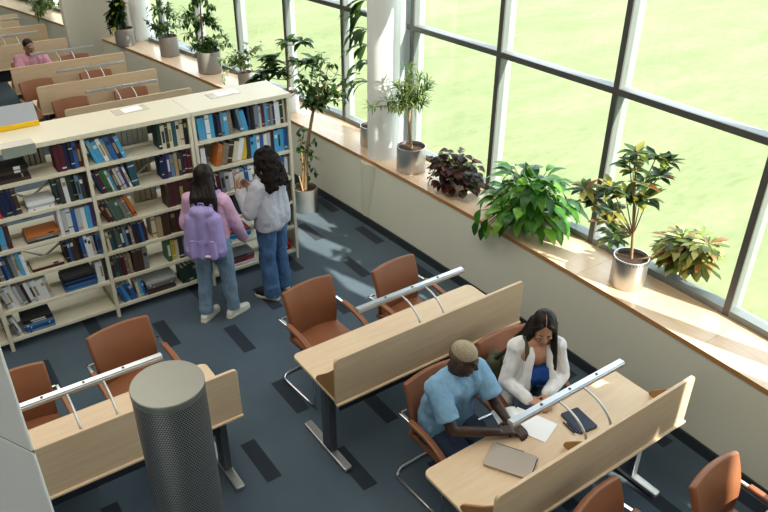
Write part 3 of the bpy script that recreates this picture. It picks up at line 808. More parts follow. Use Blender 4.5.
# slender small tree in a big steel pot by the column
base = V((4.735, 6.12, .841)); t = plant_base('podocarpus', 'slender small tree with fine pale leaves in a big steel pot by the column', base, SG)
pot(t, .168, .29, M['steel'])
fo, st = MB(), MB()
P_ = lambda u, v, dx=0: at_p(u, v, base + V((dx, 0, 0))) - base
main = [V((0, 0, .23)), P_(410, 135), P_(409, 120), P_(410, 107)]
st.tube(main, [.020, .017, .016, .013], 8)
for u, v in ((404, 70), (420, 78), (412, 82), (426, 90), (396, 88), (386, 102), (378, 106), (417, 98), (400, 100), (423, 104), (408, 92), (391, 110), (430, 82)):
    e = P_(u, v) + V((rnd.uniform(-.1, .1), 0, 0))
    p = twig(main[3], e, .02, 4, .015); st.tube(p, [.008, .006, .005, .004, .003], 6)
    sprays(fo, p, 44, .12, .018, 3, .05, (2, 4, 4))
    tuft(fo, e, 14, .12, .019, 3, .5, .5)
st.build('stem', M['bark'], t, smooth=60); fo.build('foliage', PALE, t, smooth=180)
# ficus standing on the floor
base = V((4.04, 7.40, .001)); t = plant_base('potted_ficus', 'tall ficus in a steel pot standing on the carpet beside the bookcase end', base)
pot(t, .155, .31, M['steel'])
fo, st = MB(), MB()
P_ = lambda u, v, dx=0: at_p(u, v, base + V((dx, 0, 0))) - base
main = [V((0, 0, .27)), P_(306, 160), P_(309, 135), P_(313, 112), P_(319, 96)]
st.tube(main, [.028, .024, .021, .018, .012], 8)
st.tube([V((-.03, .02, .27)), P_(303, 166), P_(301, 150)], [.016, .014, .01], 8); st.tube([V((-.05, -.03, .27)), P_(299, 176)], [.012, .010], 8)
ends = [(322, 52), (330, 62), (338, 70), (312, 72), (300, 78), (345, 78), (352, 84), (335, 88), (325, 100), (342, 100), (298, 92), (310, 88), (296, 66), (328, 78), (318, 64), (305, 100), (348, 96), (356, 72)]
for u, v in ends:
    e = P_(u, v, rnd.uniform(-.15, .25)); p = twig(main[rnd.choice((3, 3, 4))], e, .03, 4, .03)
    st.tube(p, [.008, .006, .005, .004, .003], 6); sprays(fo, p, 21, .10, .05, 3, .09, (2, 4, 4))
for u, v in ((300, 148), (312, 150), (318, 160), (308, 178), (316, 175), (298, 130), (304, 124), (315, 142)):
    e = P_(u, v); p = twig(P_(302, 152), e, .02, 4, .02); st.tube(p, [.005, .004, .004, .003, .002], 6); sprays(fo, p, 13, .08, .04, 3, .05, (3, 4, 3))
st.build('stem', M['bark'], t, smooth=60); fo.build('foliage', GREENS, t, smooth=180)
# dark rosette plant on the sill behind it
base = V((4.58, 8.75, .841)); t = plant_base('rubber_plant', 'dark rosette-leaved plant on the sill behind the bookcase end', base, SG)
pot(t, .15, .27, M['greywhite'])
fo, st = MB(), MB()
P_ = lambda u, v, dx=0: at_p(u, v, base + V((dx, 0, 0))) - base
main = [V((0, 0, .22)), P_(288, 80), P_(288, 62), P_(287, 45)]
st.tube(main, [.016, .014, .011, .008], 8)
for u, v in ((302, 42), (287, 42), (308, 64), (314, 60), (272, 62), (266, 58), (262, 75), (256, 80), (298, 62), (280, 72), (270, 70)):
    e = P_(u, v, rnd.uniform(-.1, .1)); s0 = min(main, key=lambda q_: (q_ - e).length + (.2 if q_.z > e.z else 0))
    st.tube([s0, (s0 + e) / 2 - V((0, 0, .02)), e], [.006, .005, .004], 6); tuft(fo, e, 15, .20, .10, 3, .15, .7, wts=(6, 3, 1))
st.build('stem', M['bark'], t, smooth=60); fo.build('foliage', GREENS, t, smooth=180)
# tall plant with long drooping leaves behind the column
base = V((4.80, 7.02, .841)); t = plant_base('dracaena', 'tall plant with long drooping dark leaves half hidden behind the white column', base, SG)
pot(t, .14, .25, M['steel'])
fo, st = MB(), MB()
P_ = lambda u, v, dx=0: at_p(u, v, base + V((dx, 0, 0))) - base
main = [V((0, 0, .2)), P_(372, 90), P_(372, 50), P_(371, 5)]
st.tube(main, [.02, .018, .015, .010], 8)
for u, v, n in ((369, 0, 6), (369, 14, 6), (369, 30, 6), (369, 46, 6), (369, 64, 5), (369, 82, 5)):
    c = P_(u, v)
    for k in range(n):
        a = rnd.uniform(1.3, 2.5)      # leaves reach out past the column's edge
        d = V((math.cos(a) * .8, math.sin(a), rnd.uniform(-.15, .35)))
        fo.leaf(c, d, (0, 0, 1), rnd.uniform(.30, .55), .075, rnd.uniform(.9, 1.5), .2, rnd.choices((0, 1, 2), (5, 3, 1))[0], 4, 2)
st.build('stem', M['bark'], t, smooth=60); fo.build('foliage', GREENS, t, smooth=180)
# the distant row
def bushy(name, label, base, potr, poth, trunk, ends, L, W, mats, n, mt=None, r0=.012, wts=(3, 4, 3)):
    t = plant_base(name, label, base, SG); pot(t, potr, poth, mt or M['x'])
    fo, st = MB(), MB(); P_ = lambda u, v, dx=0: at_p(u, v, base + V((dx, 0, 0))) - base
    main = [V((0, 0, poth * .85))] + [P_(*q_) for q_ in trunk]
    st.tube(main, [r0 * (1 - .5 * i / len(main)) for i in range(len(main))], 7)
    for u, v in ends:
        e = P_(u, v, rnd.uniform(-.2, .2)); s0 = min(main[1:] or main, key=lambda q_: (q_ - e).length)
        p = twig(s0, e, .02, 3, .03); st.tube(p, [.006, .005, .004, .003], 5); sprays(fo, p, n, L, W, 3, .1, wts)
    st.build('stem', M['bark'], t, smooth=60); fo.build('foliage', mats, t, smooth=180); return t
M['x'] = mat('grey pot', (.34, .32, .30), .5)
bushy('weeping_fig', 'small pale airy plant on the sill just beyond the bookcase top', V((4.56, 10.05, .841)), .11, .23, [(242, 62)],
      [(232, 62), (225, 70), (250, 58), (258, 48), (236, 52), (246, 44), (262, 44), (228, 56), (222, 80), (252, 70), (218, 62)], .09, .045, PALE, 22)
bushy('fig_tree', 'bushy green fig tree in a grey pot, tallest on the distant sill', V((4.44, 11.10, .841)), .19, .34, [(203, 45), (201, 20), (200, 0)],
      [(200, -6), (190, 4), (212, 6), (182, 18), (216, 20), (222, 30), (186, 34), (178, 28), (210, 38), (196, 30), (226, 36), (192, 48), (206, 50), (216, 46), (184, 12), (208, 14), (198, 56), (212, 56), (230, 44)], .11, .045, GREENS, 34, r0=.02)
bushy('schefflera', 'sparse green plant in a grey pot between the far column and the fig tree', V((4.27, 12.42, .841)), .16, .33, [(162, 28), (161, 12)],
      [(152, 14), (146, 20), (158, 4), (170, 6), (178, 14), (168, 22), (176, 26), (152, 26), (160, 28), (184, 22), (148, 8), (170, 32), (156, 34)], .12, .045, GREENS, 20)
bushy('variegated_ivy', 'dense dark plant with yellow-splashed leaves beside the pale partition', V((3.87, 13.55, .841)), .17, .30, [(118, 8)],
      [(112, 4), (118, -2), (122, 4), (110, 14), (116, 12), (121, 16), (112, 22), (109, 20), (120, 26), (114, 28), (122, 24), (110, 30), (118, -10), (112, -6)], .13, .08, DARK, 34, wts=(5, 4, 1))
bushy('spider_plant', 'feathery green plant on the far sill, nearer to the partition', V((3.62, 16.1, .841)), .2, .36, [(44, 4)],
      [(38, 0), (46, -4), (52, 2), (34, 8), (36, 16), (42, 12), (56, -4), (60, 2), (32, 4)], .16, .04, PALE, 26)
bushy('leafy_houseplant', 'green plant at the very end of the far sill, mostly cut off', V((3.35, 17.6, .841)), .18, .34, [(30, -8)],
      [(24, -10), (36, -12), (30, -18), (20, -4), (40, -4), (26, -2)], .15, .05, GREENS, 22)

# ------------------------------------------------------------------ things on the students' desk
ZD = .7405
def flat(name, label, cat, c, w, d, rz): 
    return thing(name, label, cat, (c[0], c[1], ZD), rz)
t = flat('laptop', 'closed beige laptop lying on the desk near the seated man', 'laptop', (2.592, 2.232), 0, 0, math.radians(-60))
lb, ld = mat('laptop shell', (.44, .37, .315), .4, .25), mat('laptop hinge', (.02, .03, .06), .4)
b = MB(); b.prism(rounded(-.150, .150, -.105, .105, .012), .002, .011); b.build('base', lb, t, bevel=.002)
b = MB(); b.prism(rounded(-.150, .150, -.105, .105, .012), .0125, .019); b.build('lid', lb, t, bevel=.002)
b = MB(); b.box((-.13, .1052, .003), (.06, .112, .018)); b.build('hinge', ld, t, bevel=.002)
b = MB(); b.box((.1502, -.03, .004), (.154, .09, .018)); b.build('port_edge', ld, t)
t = flat('paper_sheet', 'white paper sheet under the strip lamp, the larger one near the woman', 'paper', (2.945, 2.400), 0, 0, math.radians(20))
b = MB()
b.slab(lambda u, v: (-.105 + .21 * u, -.15 + .30 * v, .003 + .004 * math.sin(u * 3) * v), 6, 6, .0012); b.build('sheet', M['paper'], t)
t = flat('open_notebook', 'open white notebook by the seated man, partly under his hands', 'notebook', (2.86, 2.545), 0, 0, math.radians(-20)); t.location.z += .009
b = MB(); b.slab(lambda u, v: (-.09 + .09 * u, -.07 + .14 * v, .004 + .010 * math.sin(u * PI)), 8, 2, .004); b.build('page_block', M['paper'], t)
b = MB(); b.slab(lambda u, v: (.0 + .09 * u, -.07 + .14 * v, .004 + .010 * math.sin(u * PI)), 8, 2, .004); b.build('page_block', M['paper'], t)
t = flat('planner', 'dark navy notebook with a metal rim lying on the desk under the lamp arms', 'notebook', (3.235, 2.235), 0, 0, math.radians(-8))
nb = mat('navy cover', (.016, .022, .05), .4)
b = MB(); b.prism(rounded(-.075, .075, -.105, .105, .01), .011, .0145); b.prism(rounded(-.075, .075, -.105, .105, .01), .001, .004); b.build('cover', nb, t)
b = MB(); b.box((-.071, -.101, .004), (.071, .101, .011)); b.build('pages', M['pages'], t)
b = MB(); b.box((-.092, -.085, .003), (-.076, .02, .012)); b.build('elastic_loop', nb, t)
t = thing('pen', 'dark pen lying alongside the navy notebook', 'pen', (3.128, 2.235, ZD + .007), math.radians(-8))
b = MB(); b.tube([(0, -.07, 0), (0, .05, 0)], .0055, 10); b.build('barrel', nb, t, smooth=60)
b = MB(); b.tube([(0, -.085, 0), (0, -.07, 0)], [.0015, .005], 10); b.build('tip', M['chrome'], t, smooth=60)

# ------------------------------------------------------------------ people
FOLDS = bpy.data.textures.new('cloth folds', 'CLOUDS'); FOLDS.noise_scale = .11; FOLDS.noise_depth = 2
CLOTH = ('jeans', 'pink_top', 'sweater', 't_shirt', 'white_shirt', 'main_bag', 'trousers')
def blob(b, name, m, parent, voxel=.008, it=3, fac=.5, sub=False):
    """fuse the overlapping shapes of b into one continuous skin"""
    o = b.build(name + '_raw', m if isinstance(m, (list, tuple)) else [m])
    r = o.modifiers.new('r', 'REMESH'); r.mode = 'VOXEL'; r.voxel_size = voxel; r.use_smooth_shade = True
    if it:
        s = o.modifiers.new('s', 'SMOOTH'); s.factor = fac; s.iterations = it
    if name in CLOTH:
        s = o.modifiers.new('d', 'DISPLACE'); s.texture = FOLDS; s.texture_coords = 'LOCAL'; s.strength = {'main_bag': .02, 'white_shirt': .016}.get(name, .026); s.mid_level = .42
    dg = bpy.context.evaluated_depsgraph_get()
    me = bpy.data.meshes.new_from_object(o.evaluated_get(dg))
    me.name = name
    me.materials.clear(); me.materials.append(m if not isinstance(m, (list, tuple)) else m[0])
    old = o.data; bpy.data.objects.remove(o); bpy.data.meshes.remove(old)
    ob = bpy.data.objects.new(name, me); COL.objects.link(ob)
    me.polygons.foreach_set('use_smooth', [True] * len(me.polygons))
    if parent:
        ob.parent = parent; mw = Matrix.Translation(parent.location) @ Matrix.Rotation(parent.rotation_euler.z, 4, 'Z')
        me.transform(mw.inverted())          # the shapes were laid out in world space
    return ob
def solid(b, name, m, parent, **kw):
    o = b.build(name, m, None, **kw)
    mw = Matrix.Translation(parent.location) @ Matrix.Rotation(parent.rotation_euler.z, 4, 'Z')
    o.data.transform(mw.inverted()); o.parent = parent; return o
def headframe(c, face, tilt=0):
    """matrix whose -y is the way the face looks and whose z is the crown"""
    f = V(face).normalized(); z = V((0, 0, 1)); x = z.cross(-f).normalized() * -1
    x = f.cross(z).normalized() * -1; z = x.cross(-f).normalized()
    m = Matrix((x, -f, z)).transposed().to_4x4()
    if m.determinant() < 0: m = Matrix((-x, -f, z)).transposed().to_4x4()
    return Matrix.Translation(c) @ m @ Matrix.Rotation(tilt, 4, 'Y')
def head_shapes(b, F, s=1.0, male=False):
    R = F.to_3x3().normalized()
    def E(c, r): b.ball(F @ (V(c) * s), V(r) * s, 20, 14, 0, R)
    def C(p, q, r0, r1): b.capsule(F @ (V(p) * s), F @ (V(q) * s), r0 * s, r1 * s, 10)
    E((0, .018, .036), (.073, .090, .080)); E((0, -.022, -.022), (.061, .066, .078)); E((0, -.040, -.068), (.046, .046, .042))
    E((0, -.070, -.094), (.022, .022, .018))
    if male: E((0, -.035, -.072), (.055, .048, .040)); E((0, -.070, .030), (.05, .02, .012))
    C((0, -.084, .010), (0, -.104, -.024), .007, .011); C((-.010, -.095, -.028), (.010, -.095, -.028), .009, .009)
    for q in (-1, 1):
        E((q * .077, .010, -.008), (.010, .021, .032)); E((q * .038, -.062, -.022), (.020, .018, .017))
    E((0, -.083, -.060), (.020, .010, .010))
def face_parts(F, parent, s, skin, lipm, browm, down=True):
    R = F.to_3x3().normalized()
    L_ = lambda c: F @ (V(c) * s)
    b = MB()
    b.ball(L_((0, -.0905, -.056)), V((.020, .006, .0045)) * s, 12, 8, 0, R); b.ball(L_((0, -.090, -.064)), V((.017, .0065, .0055)) * s, 12, 8, 0, R)
    solid(b, 'lips', lipm, parent, smooth=180)
    for q in (-1, 1):
        b = MB(); b.ball(L_((q * .030, -.0785, .002)), V((.0145, .008, .008)) * s, 12, 8, 0, R)
        b.ball(L_((q * .030, -.0845, .000)), V((.0058, .003, .0058)) * s, 10, 6, 1, R)
        eye = solid(b, 'eye', [EYEW, M['black']], parent, smooth=180)
        b = MB(); b.ball(L_((q * .030, -.079, .005)), V((.0165, .0095, .0075)) * s, 12, 8, 0, R); solid(b, 'eyelid', skin, parent, smooth=180)
        b = MB(); b.tube([L_((q * .030 + dx, -.0865 + .006 * (abs(dx) / .016), -.0015 - .0015 * (1 - abs(dx) / .016))) for dx in (-.015, -.008, 0, .008, .015)], [.0008 * s, .0015 * s, .0018 * s, .0015 * s, .0008 * s], 6); solid(b, 'lashes', M['black'], parent, smooth=180)
        b = MB(); b.tube([L_((q * x, y, z)) for x, y, z in ((.014, -.0865, .022), (.028, -.086, .0275), (.044, -.075, .024))], [.0035 * s, .0035 * s, .0015 * s], 6); solid(b, 'eyebrow', browm, parent, smooth=180)
EYEW = mat('eye white', (.75, .73, .70), .25)
def hand_shapes(b, wrist, d, n, thumb, curl=.5, s=1.0):
    """palm plus four unequal jointed fingers and a thumb leaving the side of the palm"""
    d = V(d).normalized(); n = V(n); n = (n - d * n.dot(d)).normalized(); sd_ = d.cross(n)
    if sd_.dot(V(thumb)) < 0: sd_ = -sd_
    w = V(wrist); k = .092 * s
    for a, f in ((-.030, .92), (-.011, 1.0), (.010, 1.03), (.028, .98)):
        b.capsule(w + sd_ * a * .6 * s, w + d * k * f + sd_ * a * s, .015 * s, .0115 * s, 8)
    for a, L in ((-.032, .062), (-.011, .078), (.010, .084), (.030, .076)):
        p = w + d * k + sd_ * a * s; ang = curl * .55; r = .0093 * s
        for i, fr in enumerate((.46, .30, .24)):
            dd = (d * math.cos(ang) + n * math.sin(ang)).normalized() + sd_ * (a * 2.2) * (.5 if i == 0 else 0)
            q_ = p + dd.normalized() * L * fr * s; b.capsule(p, q_, r, r * .9, 8); p = q_; r *= .92; ang += curl * .75
    p = w + d * .028 * s + sd_ * .030 * s
    t1 = (d * .62 + sd_ * .72 + n * .25).normalized(); q_ = p + t1 * .042 * s; b.capsule(w + d * .015 * s + sd_ * .018 * s, p, .016 * s, .014 * s, 8); b.capsule(p, q_, .0125 * s, .0105 * s, 8)
    t2 = (d * .88 + sd_ * .35 + n * .35).normalized(); b.capsule(q_, q_ + t2 * .030 * s, .0105 * s, .0085 * s, 8)
def limb(b, pts, rs, seg=14):
    for i in range(len(pts) - 1): b.capsule(pts[i], pts[i+1], rs[i], rs[i+1], seg)
def shoe(parent, ankle, toe, up, sole, name='shoe', s=1.0):
    """one shoe: rounded upper on a sole, pointing along toe (flat direction)"""
    d = V((toe[0], toe[1], 0)).normalized(); sd_ = V((-d.y, d.x, 0)); a = V((ankle[0], ankle[1], 0))
    b = MB()
    hl = a - d * .045
    b.capsule(hl + V((0, 0, .055)), a + d * .11 + V((0, 0, .048)), .040 * s, .040 * s); b.capsule(a + d * .10 + V((0, 0, .046)), a + d * .165 + V((0, 0, .040)), .043 * s, .034 * s)
    b.capsule(hl + V((0, 0, .06)), a + V((0, 0, .105)), .038, .044); b.capsule(a + V((0, 0, .10)), a + d * .07 + V((0, 0, .06)), .042, .038)
    o = blob(b, name, up, parent, .008, 2)
    b = MB(); out = []
    for t, w in ((-.088, .018), (-.07, .033), (-.02, .040), (.05, .040), (.12, .046), (.17, .040), (.197, .020)): out.append((t, w))
    poly = [tuple((a + d * t - sd_ * w).xy) for t, w in out] + [tuple((a + d * t + sd_ * w).xy) for t, w in out[::-1]]
    b.prism(poly, .002, .034); so_ = b.build('sole', sole, None, bevel=.006)
    mw = Matrix.Translation(parent.location) @ Matrix.Rotation(parent.rotation_euler.z, 4, 'Z'); so_.data.transform(mw.inverted()); so_.parent = o
    return o

SKIN_L = mat('skin light brown', (.50, .29, .195), .45, noise=(8, .3, (.46, .25, .165)))
SKIN_W = mat('skin warm', (.47, .265, .175), .42, noise=(8, .3, (.43, .23, .15)))
SKIN_D = mat('skin deep brown', (.058, .032, .024), .40, noise=(8, .4, (.075, .042, .031)))
SKIN_M = mat('skin tan', (.30, .165, .11), .45)
HAIR = mat('black hair', (.010, .0075, .0075), .45, 0., .3, noise=(40, .7, (.030, .021, .018)), scale=(1, 1, .12), bump=(60, .35))
CURL = mat('dark curly hair', (.010, .007, .007), .7, 0., .25, noise=(70, .7, (.026, .018, .015)), bump=(90, .9))
BLOND = mat('bleached cropped hair', (.50, .43, .31), .75, noise=(120, .9, (.26, .20, .13)), bump=(220, .8))
FADE = mat('shaved dark hair', (.085, .058, .040), .7, noise=(200, .8, (.16, .12, .08)))
DENIM_L = mat('light denim', (.20, .29, .385), .8, noise=(14, .7, (.26, .36, .46)), bump=(12, 0.7), bd=.035, scale=(1, 1, .55))
DENIM_B = mat('blue denim', (.075, .155, .30), .8, noise=(12, .7, (.115, .21, .37)), bump=(12, 0.7), bd=.035, scale=(1, 1, .55))
DENIM_D = mat('dark denim', (.03, .045, .085), .8, noise=(12, .6, (.05, .07, .12)), bump=(25, .35))
PINK = mat('pink fleece', (.62, .40, .54), .85, noise=(6, .5, (.54, .335, .475)), bump=(9, 0.9), bd=.035, scale=(1, 1, .55))
LILAC = mat('lilac backpack cloth', (.36, .30, .55), .7, noise=(5, .5, (.295, .24, .47)), bump=(9, 0.7), bd=.035, scale=(1, 1, .55))
LILACD = mat('lilac webbing', (.27, .22, .43), .7)
GREYK = mat('grey sweater knit', (.50, .51, .56), .9, noise=(6, .5, (.43, .44, .50)), bump=(9, 0.9), bd=.035, scale=(1, 1, .55))
TEE = mat('light blue cotton', (.235, .40, .56), .8, noise=(5, .5, (.19, .335, .49)), bump=(9, 0.9), bd=.035, scale=(1, 1, .55))
SHIRT = mat('white cotton', (.74, .74, .735), .75, noise=(5, .5, (.66, .66, .67)), bump=(10, 1.0), bd=.035, scale=(1, 1, .55))
BLUE = mat('cobalt knit', (.012, .075, .30), .7)
OLIVE = mat('olive canvas', (.085, .085, .048), .8, noise=(8, .5, (.06, .06, .035)))
SNEAK = mat('white sneaker', (.78, .77, .72), .55, noise=(9, .4, (.70, .68, .62)))
SOLEW = mat('sole cream', (.68, .65, .56), .6)
ROSE = mat('rose cotton', (.52, .27, .34), .8, noise=(6, .5, (.44, .22, .29)))
LIP_W = mat('lips rose', (.42, .14, .12), .4); LIP_D = mat('lips brown', (.085, .036, .030), .4)

def standing(name, label, loc, rz, skin, J, group=None):
    t = thing('person', label, 'person', (loc[0], loc[1], 0), rz, group)
    Mx = Matrix.Translation((loc[0], loc[1], 0)) @ Matrix.Rotation(rz, 4, 'Z')
    return t, (lambda *p: Mx @ V(p)), Mx.to_3x3()

def stand_body(t, X, R3, face, el, er, wl, wr, hd_l, hd_r, skin, hc=(0, -.02, 1.50), voxel=.0065, feet=((.10, .02), (-.10, .02))):
    b = MB()
    F = headframe(X(*hc), R3 @ V(face))
    head_shapes(b, F, .98)
    limb(b, [X(hc[0] * .8, hc[1] + .022, hc[2] - .07), X(0, .025, 1.34)], [.050, .058])
    for s in (-1, 1):
        limb(b, [X(s * .03, .02, 1.34), X(s * .15, .015, 1.30)], [.055, .055])
        limb(b, [X(s * .07, .01, 1.25), X(s * .06, .01, 1.02), X(s * .075, .015, .88)], [.085, .075, .090])
    limb(b, [X(0, .01, 1.28), X(0, .01, .88)], [.095, .10])
    for s, e, w in ((1, el, wl), (-1, er, wr)):
        limb(b, [X(s * .155, .015, 1.295), X(*e), X(*w)], [.046, .037, .026])
        d, n, th = hd_l if s == 1 else hd_r
        hand_shapes(b, X(*w), R3 @ V(d), R3 @ V(n), R3 @ V(th), .5, .95)
        fx, fy = feet[0] if s == 1 else feet[1]
        limb(b, [X(s * .085, .015, .86), X((s * .085 + fx) / 2, -.015 + fy * .4, .47), X(fx, fy + .01, .09)], [.078, .052, .034])
        b.capsule(X(fx, fy + .01, .07), X(fx, fy - .10, .05), .032, .028)
    blob(b, 'body', skin, t, voxel, 2)
    return F
# ---- the girl with the lilac backpack
t, X, R3 = standing('person', 'person with long black hair, pink top and lilac backpack, standing at the bookcase', (2.14, 5.81), math.radians(143), SKIN_L, None)
F = stand_body(t, X, R3, (-.55, -1, -.14), (.215, .02, 1.05), (-.235, -.03, 1.05), (.20, -.14, .84), (-.255, -.17, .82), ((-.1, -.55, -.8), (-1, 0, 0), (0, -1, 0)), ((-.12, -.75, -.65), (1, 0, 0), (0, -1, .2)), SKIN_L, hc=(-.01, -.03, 1.50), feet=((.12, .06), (-.13, -.02)))
face_parts(F, t, .98, SKIN_L, LIP_W, HAIR)
b = MB()
for s, (fx, fy) in ((1, (.12, .06)), (-1, (-.13, -.02))):
    limb(b, [X(s * .085, .02, .87), X((s * .085 + fx) / 2 + s * .004, -.012 + fy * .4, .48), X(fx, fy + .01, .13)], [.098, .074, .062])
    b.tube([X(fx, fy + .01, .16), X(fx, fy + .01, .095)], [.064, .064], 16)
limb(b, [X(-.06, .03, .90), X(.06, .03, .90)], [.112, .112]); limb(b, [X(-.05, .015, .99), X(.05, .015, .99)], [.098, .098])
blob(b, 'jeans', DENIM_L, t, .009, 3)
b = MB()
for s in (-1, 1):
    limb(b, [X(s * .03, .025, 1.335), X(s * .15, .018, 1.295)], [.068, .072])
    limb(b, [X(s * .075, .005, 1.25), X(s * .075, .005, 1.08), X(s * .082, .012, .955)], [.110, .108, .104])
    e, w = ((.215, .02, 1.05), (.20, -.14, .84)) if s == 1 else ((-.235, -.03, 1.05), (-.255, -.17, .82))
    limb(b, [X(s * .155, .016, 1.285), X(*e), X(*w)], [.070, .060, .050])
    limb(b, [X(w[0], w[1] + .015, w[2] + .03), X(*w)], [.047, .043])
limb(b, [X(0, .0, 1.28), X(0, .01, .96)], [.115, .115])
limb(b, [X(-.05, .06, 1.36), X(.05, .06, 1.36)], [.045, .045]); limb(b, [X(-.05, .06, 1.36), X(-.055, -.03, 1.33)], [.04, .03]); limb(b, [X(.05, .06, 1.36), X(.055, -.03, 1.33)], [.04, .03])
blob(b, 'pink_top', PINK, t, .010, 4)
b = MB(); Rh = F.to_3x3().normalized(); Lh = lambda *c: F @ (V(c) * .98)
b.ball(Lh(0, .030, .040), V((.088, .095, .093)), 20, 14, 0, Rh); b.ball(Lh(0, .055, -.02), V((.086, .065, .10)), 18, 12, 0, Rh)
for dx in (-.07, -.04, -.01, .02, .05, .075):
    limb(b, [Lh(dx, .07 - abs(dx) * .5, .0), X(dx * 1.25 - .01, .115, 1.36), X(dx * 1.3 - .01, .135, 1.20), X(dx * 1.15 - .01, .125, 1.04 + rnd.uniform(-.03, .05))], [.036, .036, .030, .010], 10)
for s in (-1, 1):
    limb(b, [Lh(s * .070, .0, .04), Lh(s * .080, -.005, -.06), X(s * .105, -.045, 1.31), X(s * .10, -.085, 1.14)], [.026, .028, .026, .008], 10)
blob(b, 'hair', HAIR, t, .008, 2)
for (fx, fy), td in (((.12, .06), (-.35, -1)), ((-.13, -.02), (-.75, -1))):
    a = X(fx, fy + .01, 0); d3 = R3 @ V((td[0], td[1], 0)); shoe(t, a, d3, SNEAK, SOLEW, 'sneaker')
bp = thing('backpack', 'lilac backpack worn on the back of the person in the pink top', 'backpack', (t.location.x, t.location.y, 0), t.rotation_euler.z)
b = MB()
for x in (-.105, 0, .105):
    limb(b, [X(x * .9, .195, 1.245 - abs(x) * .6), X(x, .205, .865 + abs(x) * .2)], [.075, .092], 14)
limb(b, [X(-.12, .24, .90), X(.12, .24, .90)], [.062, .062]); limb(b, [X(-.06, .20, 1.26), X(.06, .20, 1.26)], [.055, .055])
blob(b, 'main_bag', LILAC, bp, .010, 4)
b = MB()
for x in (-.09, 0, .09): limb(b, [X(x, .288, .985), X(x, .295, .865)], [.036, .046], 12)
blob(b, 'front_pocket', LILAC, bp, .009, 4)
b = MB(); b.tube([X(-.12, .322, 1.015), X(0, .330, 1.03), X(.12, .322, 1.015)], .005, 6); solid(b, 'zip', LILACD, bp, smooth=180)
b = MB(); p_ = X(-.05, .340, .885); b.ball(p_, V((.028, .003, .014)), 10, 6, 0, R3); solid(b, 'label_patch', M['paper'], bp, smooth=60)
for s in (-1, 1):
    b = MB(); b.tube([X(s * .075, .16, 1.28), X(s * .10, .06, 1.385), X(s * .115, -.03, 1.36), X(s * .12, -.105, 1.24), X(s * .14, -.075, 1.08), X(s * .16, .06, .98), X(s * .12, .17, .95)], [.024, .024, .024, .022, .018, .014, .014], 8); solid(b, 'strap', LILACD if s > 0 else LILAC, bp, smooth=180)
b = MB(); b.tube([X(-.03, .19, 1.295), X(-.02, .19, 1.345), X(.02, .19, 1.345), X(.03, .19, 1.295)], .007, 6); solid(b, 'handle', LILACD, bp, smooth=180)

# ---- the girl with curly hair reading at the shelf
t, X, R3 = standing('person', 'person with dark curly hair, grey sweater and blue jeans, standing with a raised book', (2.79, 5.87), math.radians(206), SKIN_L, None)
EL, ER, WL, WR = (.235, -.05, 1.04), (-.225, -.06, 1.03), (.12, -.245, 1.15), (-.07, -.25, 1.11)
FT = ((.11, .03), (-.12, .0))
F = stand_body(t, X, R3, (.03, -1, -.35), EL, ER, WL, WR, ((-.35, -.55, .75), (-.7, .2, .3), (0, .3, 1)), ((.35, -.55, .75), (.7, .2, .3), (0, .3, 1)), SKIN_L, hc=(0, -.035, 1.48), feet=FT)
face_parts(F, t, .98, SKIN_L, LIP_W, HAIR)
b = MB()
for s, (fx, fy) in ((1, FT[0]), (-1, FT[1])):
    limb(b, [X(s * .085, .02, .87), X((s * .085 + fx) / 2 + s * .004, -.005 + fy * .4, .48), X(fx, fy + .01, .12)], [.104, .086, .082])
    b.tube([X(fx, fy + .01, .18), X(fx, fy + .005, .045)], [.084, .088], 18)
limb(b, [X(-.06, .03, .90), X(.06, .03, .90)], [.118, .118]); limb(b, [X(-.05, .015, .98), X(.05, .015, .98)], [.10, .10])
blob(b, 'jeans', DENIM_B, t, .009, 3)
b = MB()
for s in (-1, 1):
    limb(b, [X(s * .03, .025, 1.33), X(s * .155, .018, 1.285)], [.070, .080])
    limb(b, [X(s * .080, .012, 1.24), X(s * .088, .015, 1.05), X(s * .092, .022, .885)], [.120, .122, .116])
    e, w = (EL, WL) if s == 1 else (ER, WR)
    limb(b, [X(s * .160, .016, 1.275), X(*e), X(*w)], [.082, .078, .056])
    limb(b, [X(e[0] * .6 + w[0] * .4, e[1] * .6 + w[1] * .4, e[2] * .6 + w[2] * .4 - .02), X(*w)], [.070, .045])
limb(b, [X(0, .0, 1.28), X(0, .025, .88)], [.125, .14])
for q_ in (-.085, 0, .085): b.tube([X(q_, .025, 1.08), X(q_, .03, .94), X(q_, .03, .83)], [.118, .134, .126], 24)
limb(b, [X(-.04, .05, 1.36), X(.04, .05, 1.36)], [.045, .045])
blob(b, 'sweater', GREYK, t, .010, 4)
b = MB(); Rh = F.to_3x3().normalized(); Lh = lambda *c: F @ (V(c) * .98)
b.ball(Lh(0, .034, .040), V((.098, .100, .096)), 20, 14, 0, Rh)
hr = random.Random(3)
for k in range(230):
    a = hr.uniform(-.15, PI + .15); z = hr.uniform(-.27, .125)
    rr = .108 if z > .06 else .125 + .02 * min(1, (.06 - z) / .2)
    if z > .06: rr *= math.sqrt(max(.05, 1 - ((z - .06) / .085) ** 2)) * .95
    ox = rr * math.cos(a); oy = .025 + rr * math.sin(a) * .95
    b.ball(Lh(ox, oy, z), hr.uniform(.016, .030), 8, 6)
for z in (-.05, -.12, -.19): b.ball(Lh(0, .055, z), V((.105, .075, .07)), 14, 10, 0, Rh)
blob(b, 'curly_hair', CURL, t, .007, 1)
BLK = mat('black shoe', (.018, .018, .02), .5)
for (fx, fy), td in ((FT[0], (.15, -1)), (FT[1], (-.12, -1))):
    shoe(t, X(fx, fy + .005, 0), R3 @ V((td[0], td[1], 0)), BLK, SOLEW, 'shoe')
bk = thing('book', 'small red-covered open book held up by the person in the grey sweater', 'book', tuple(X(.02, -.345, 1.21)), t.rotation_euler.z)
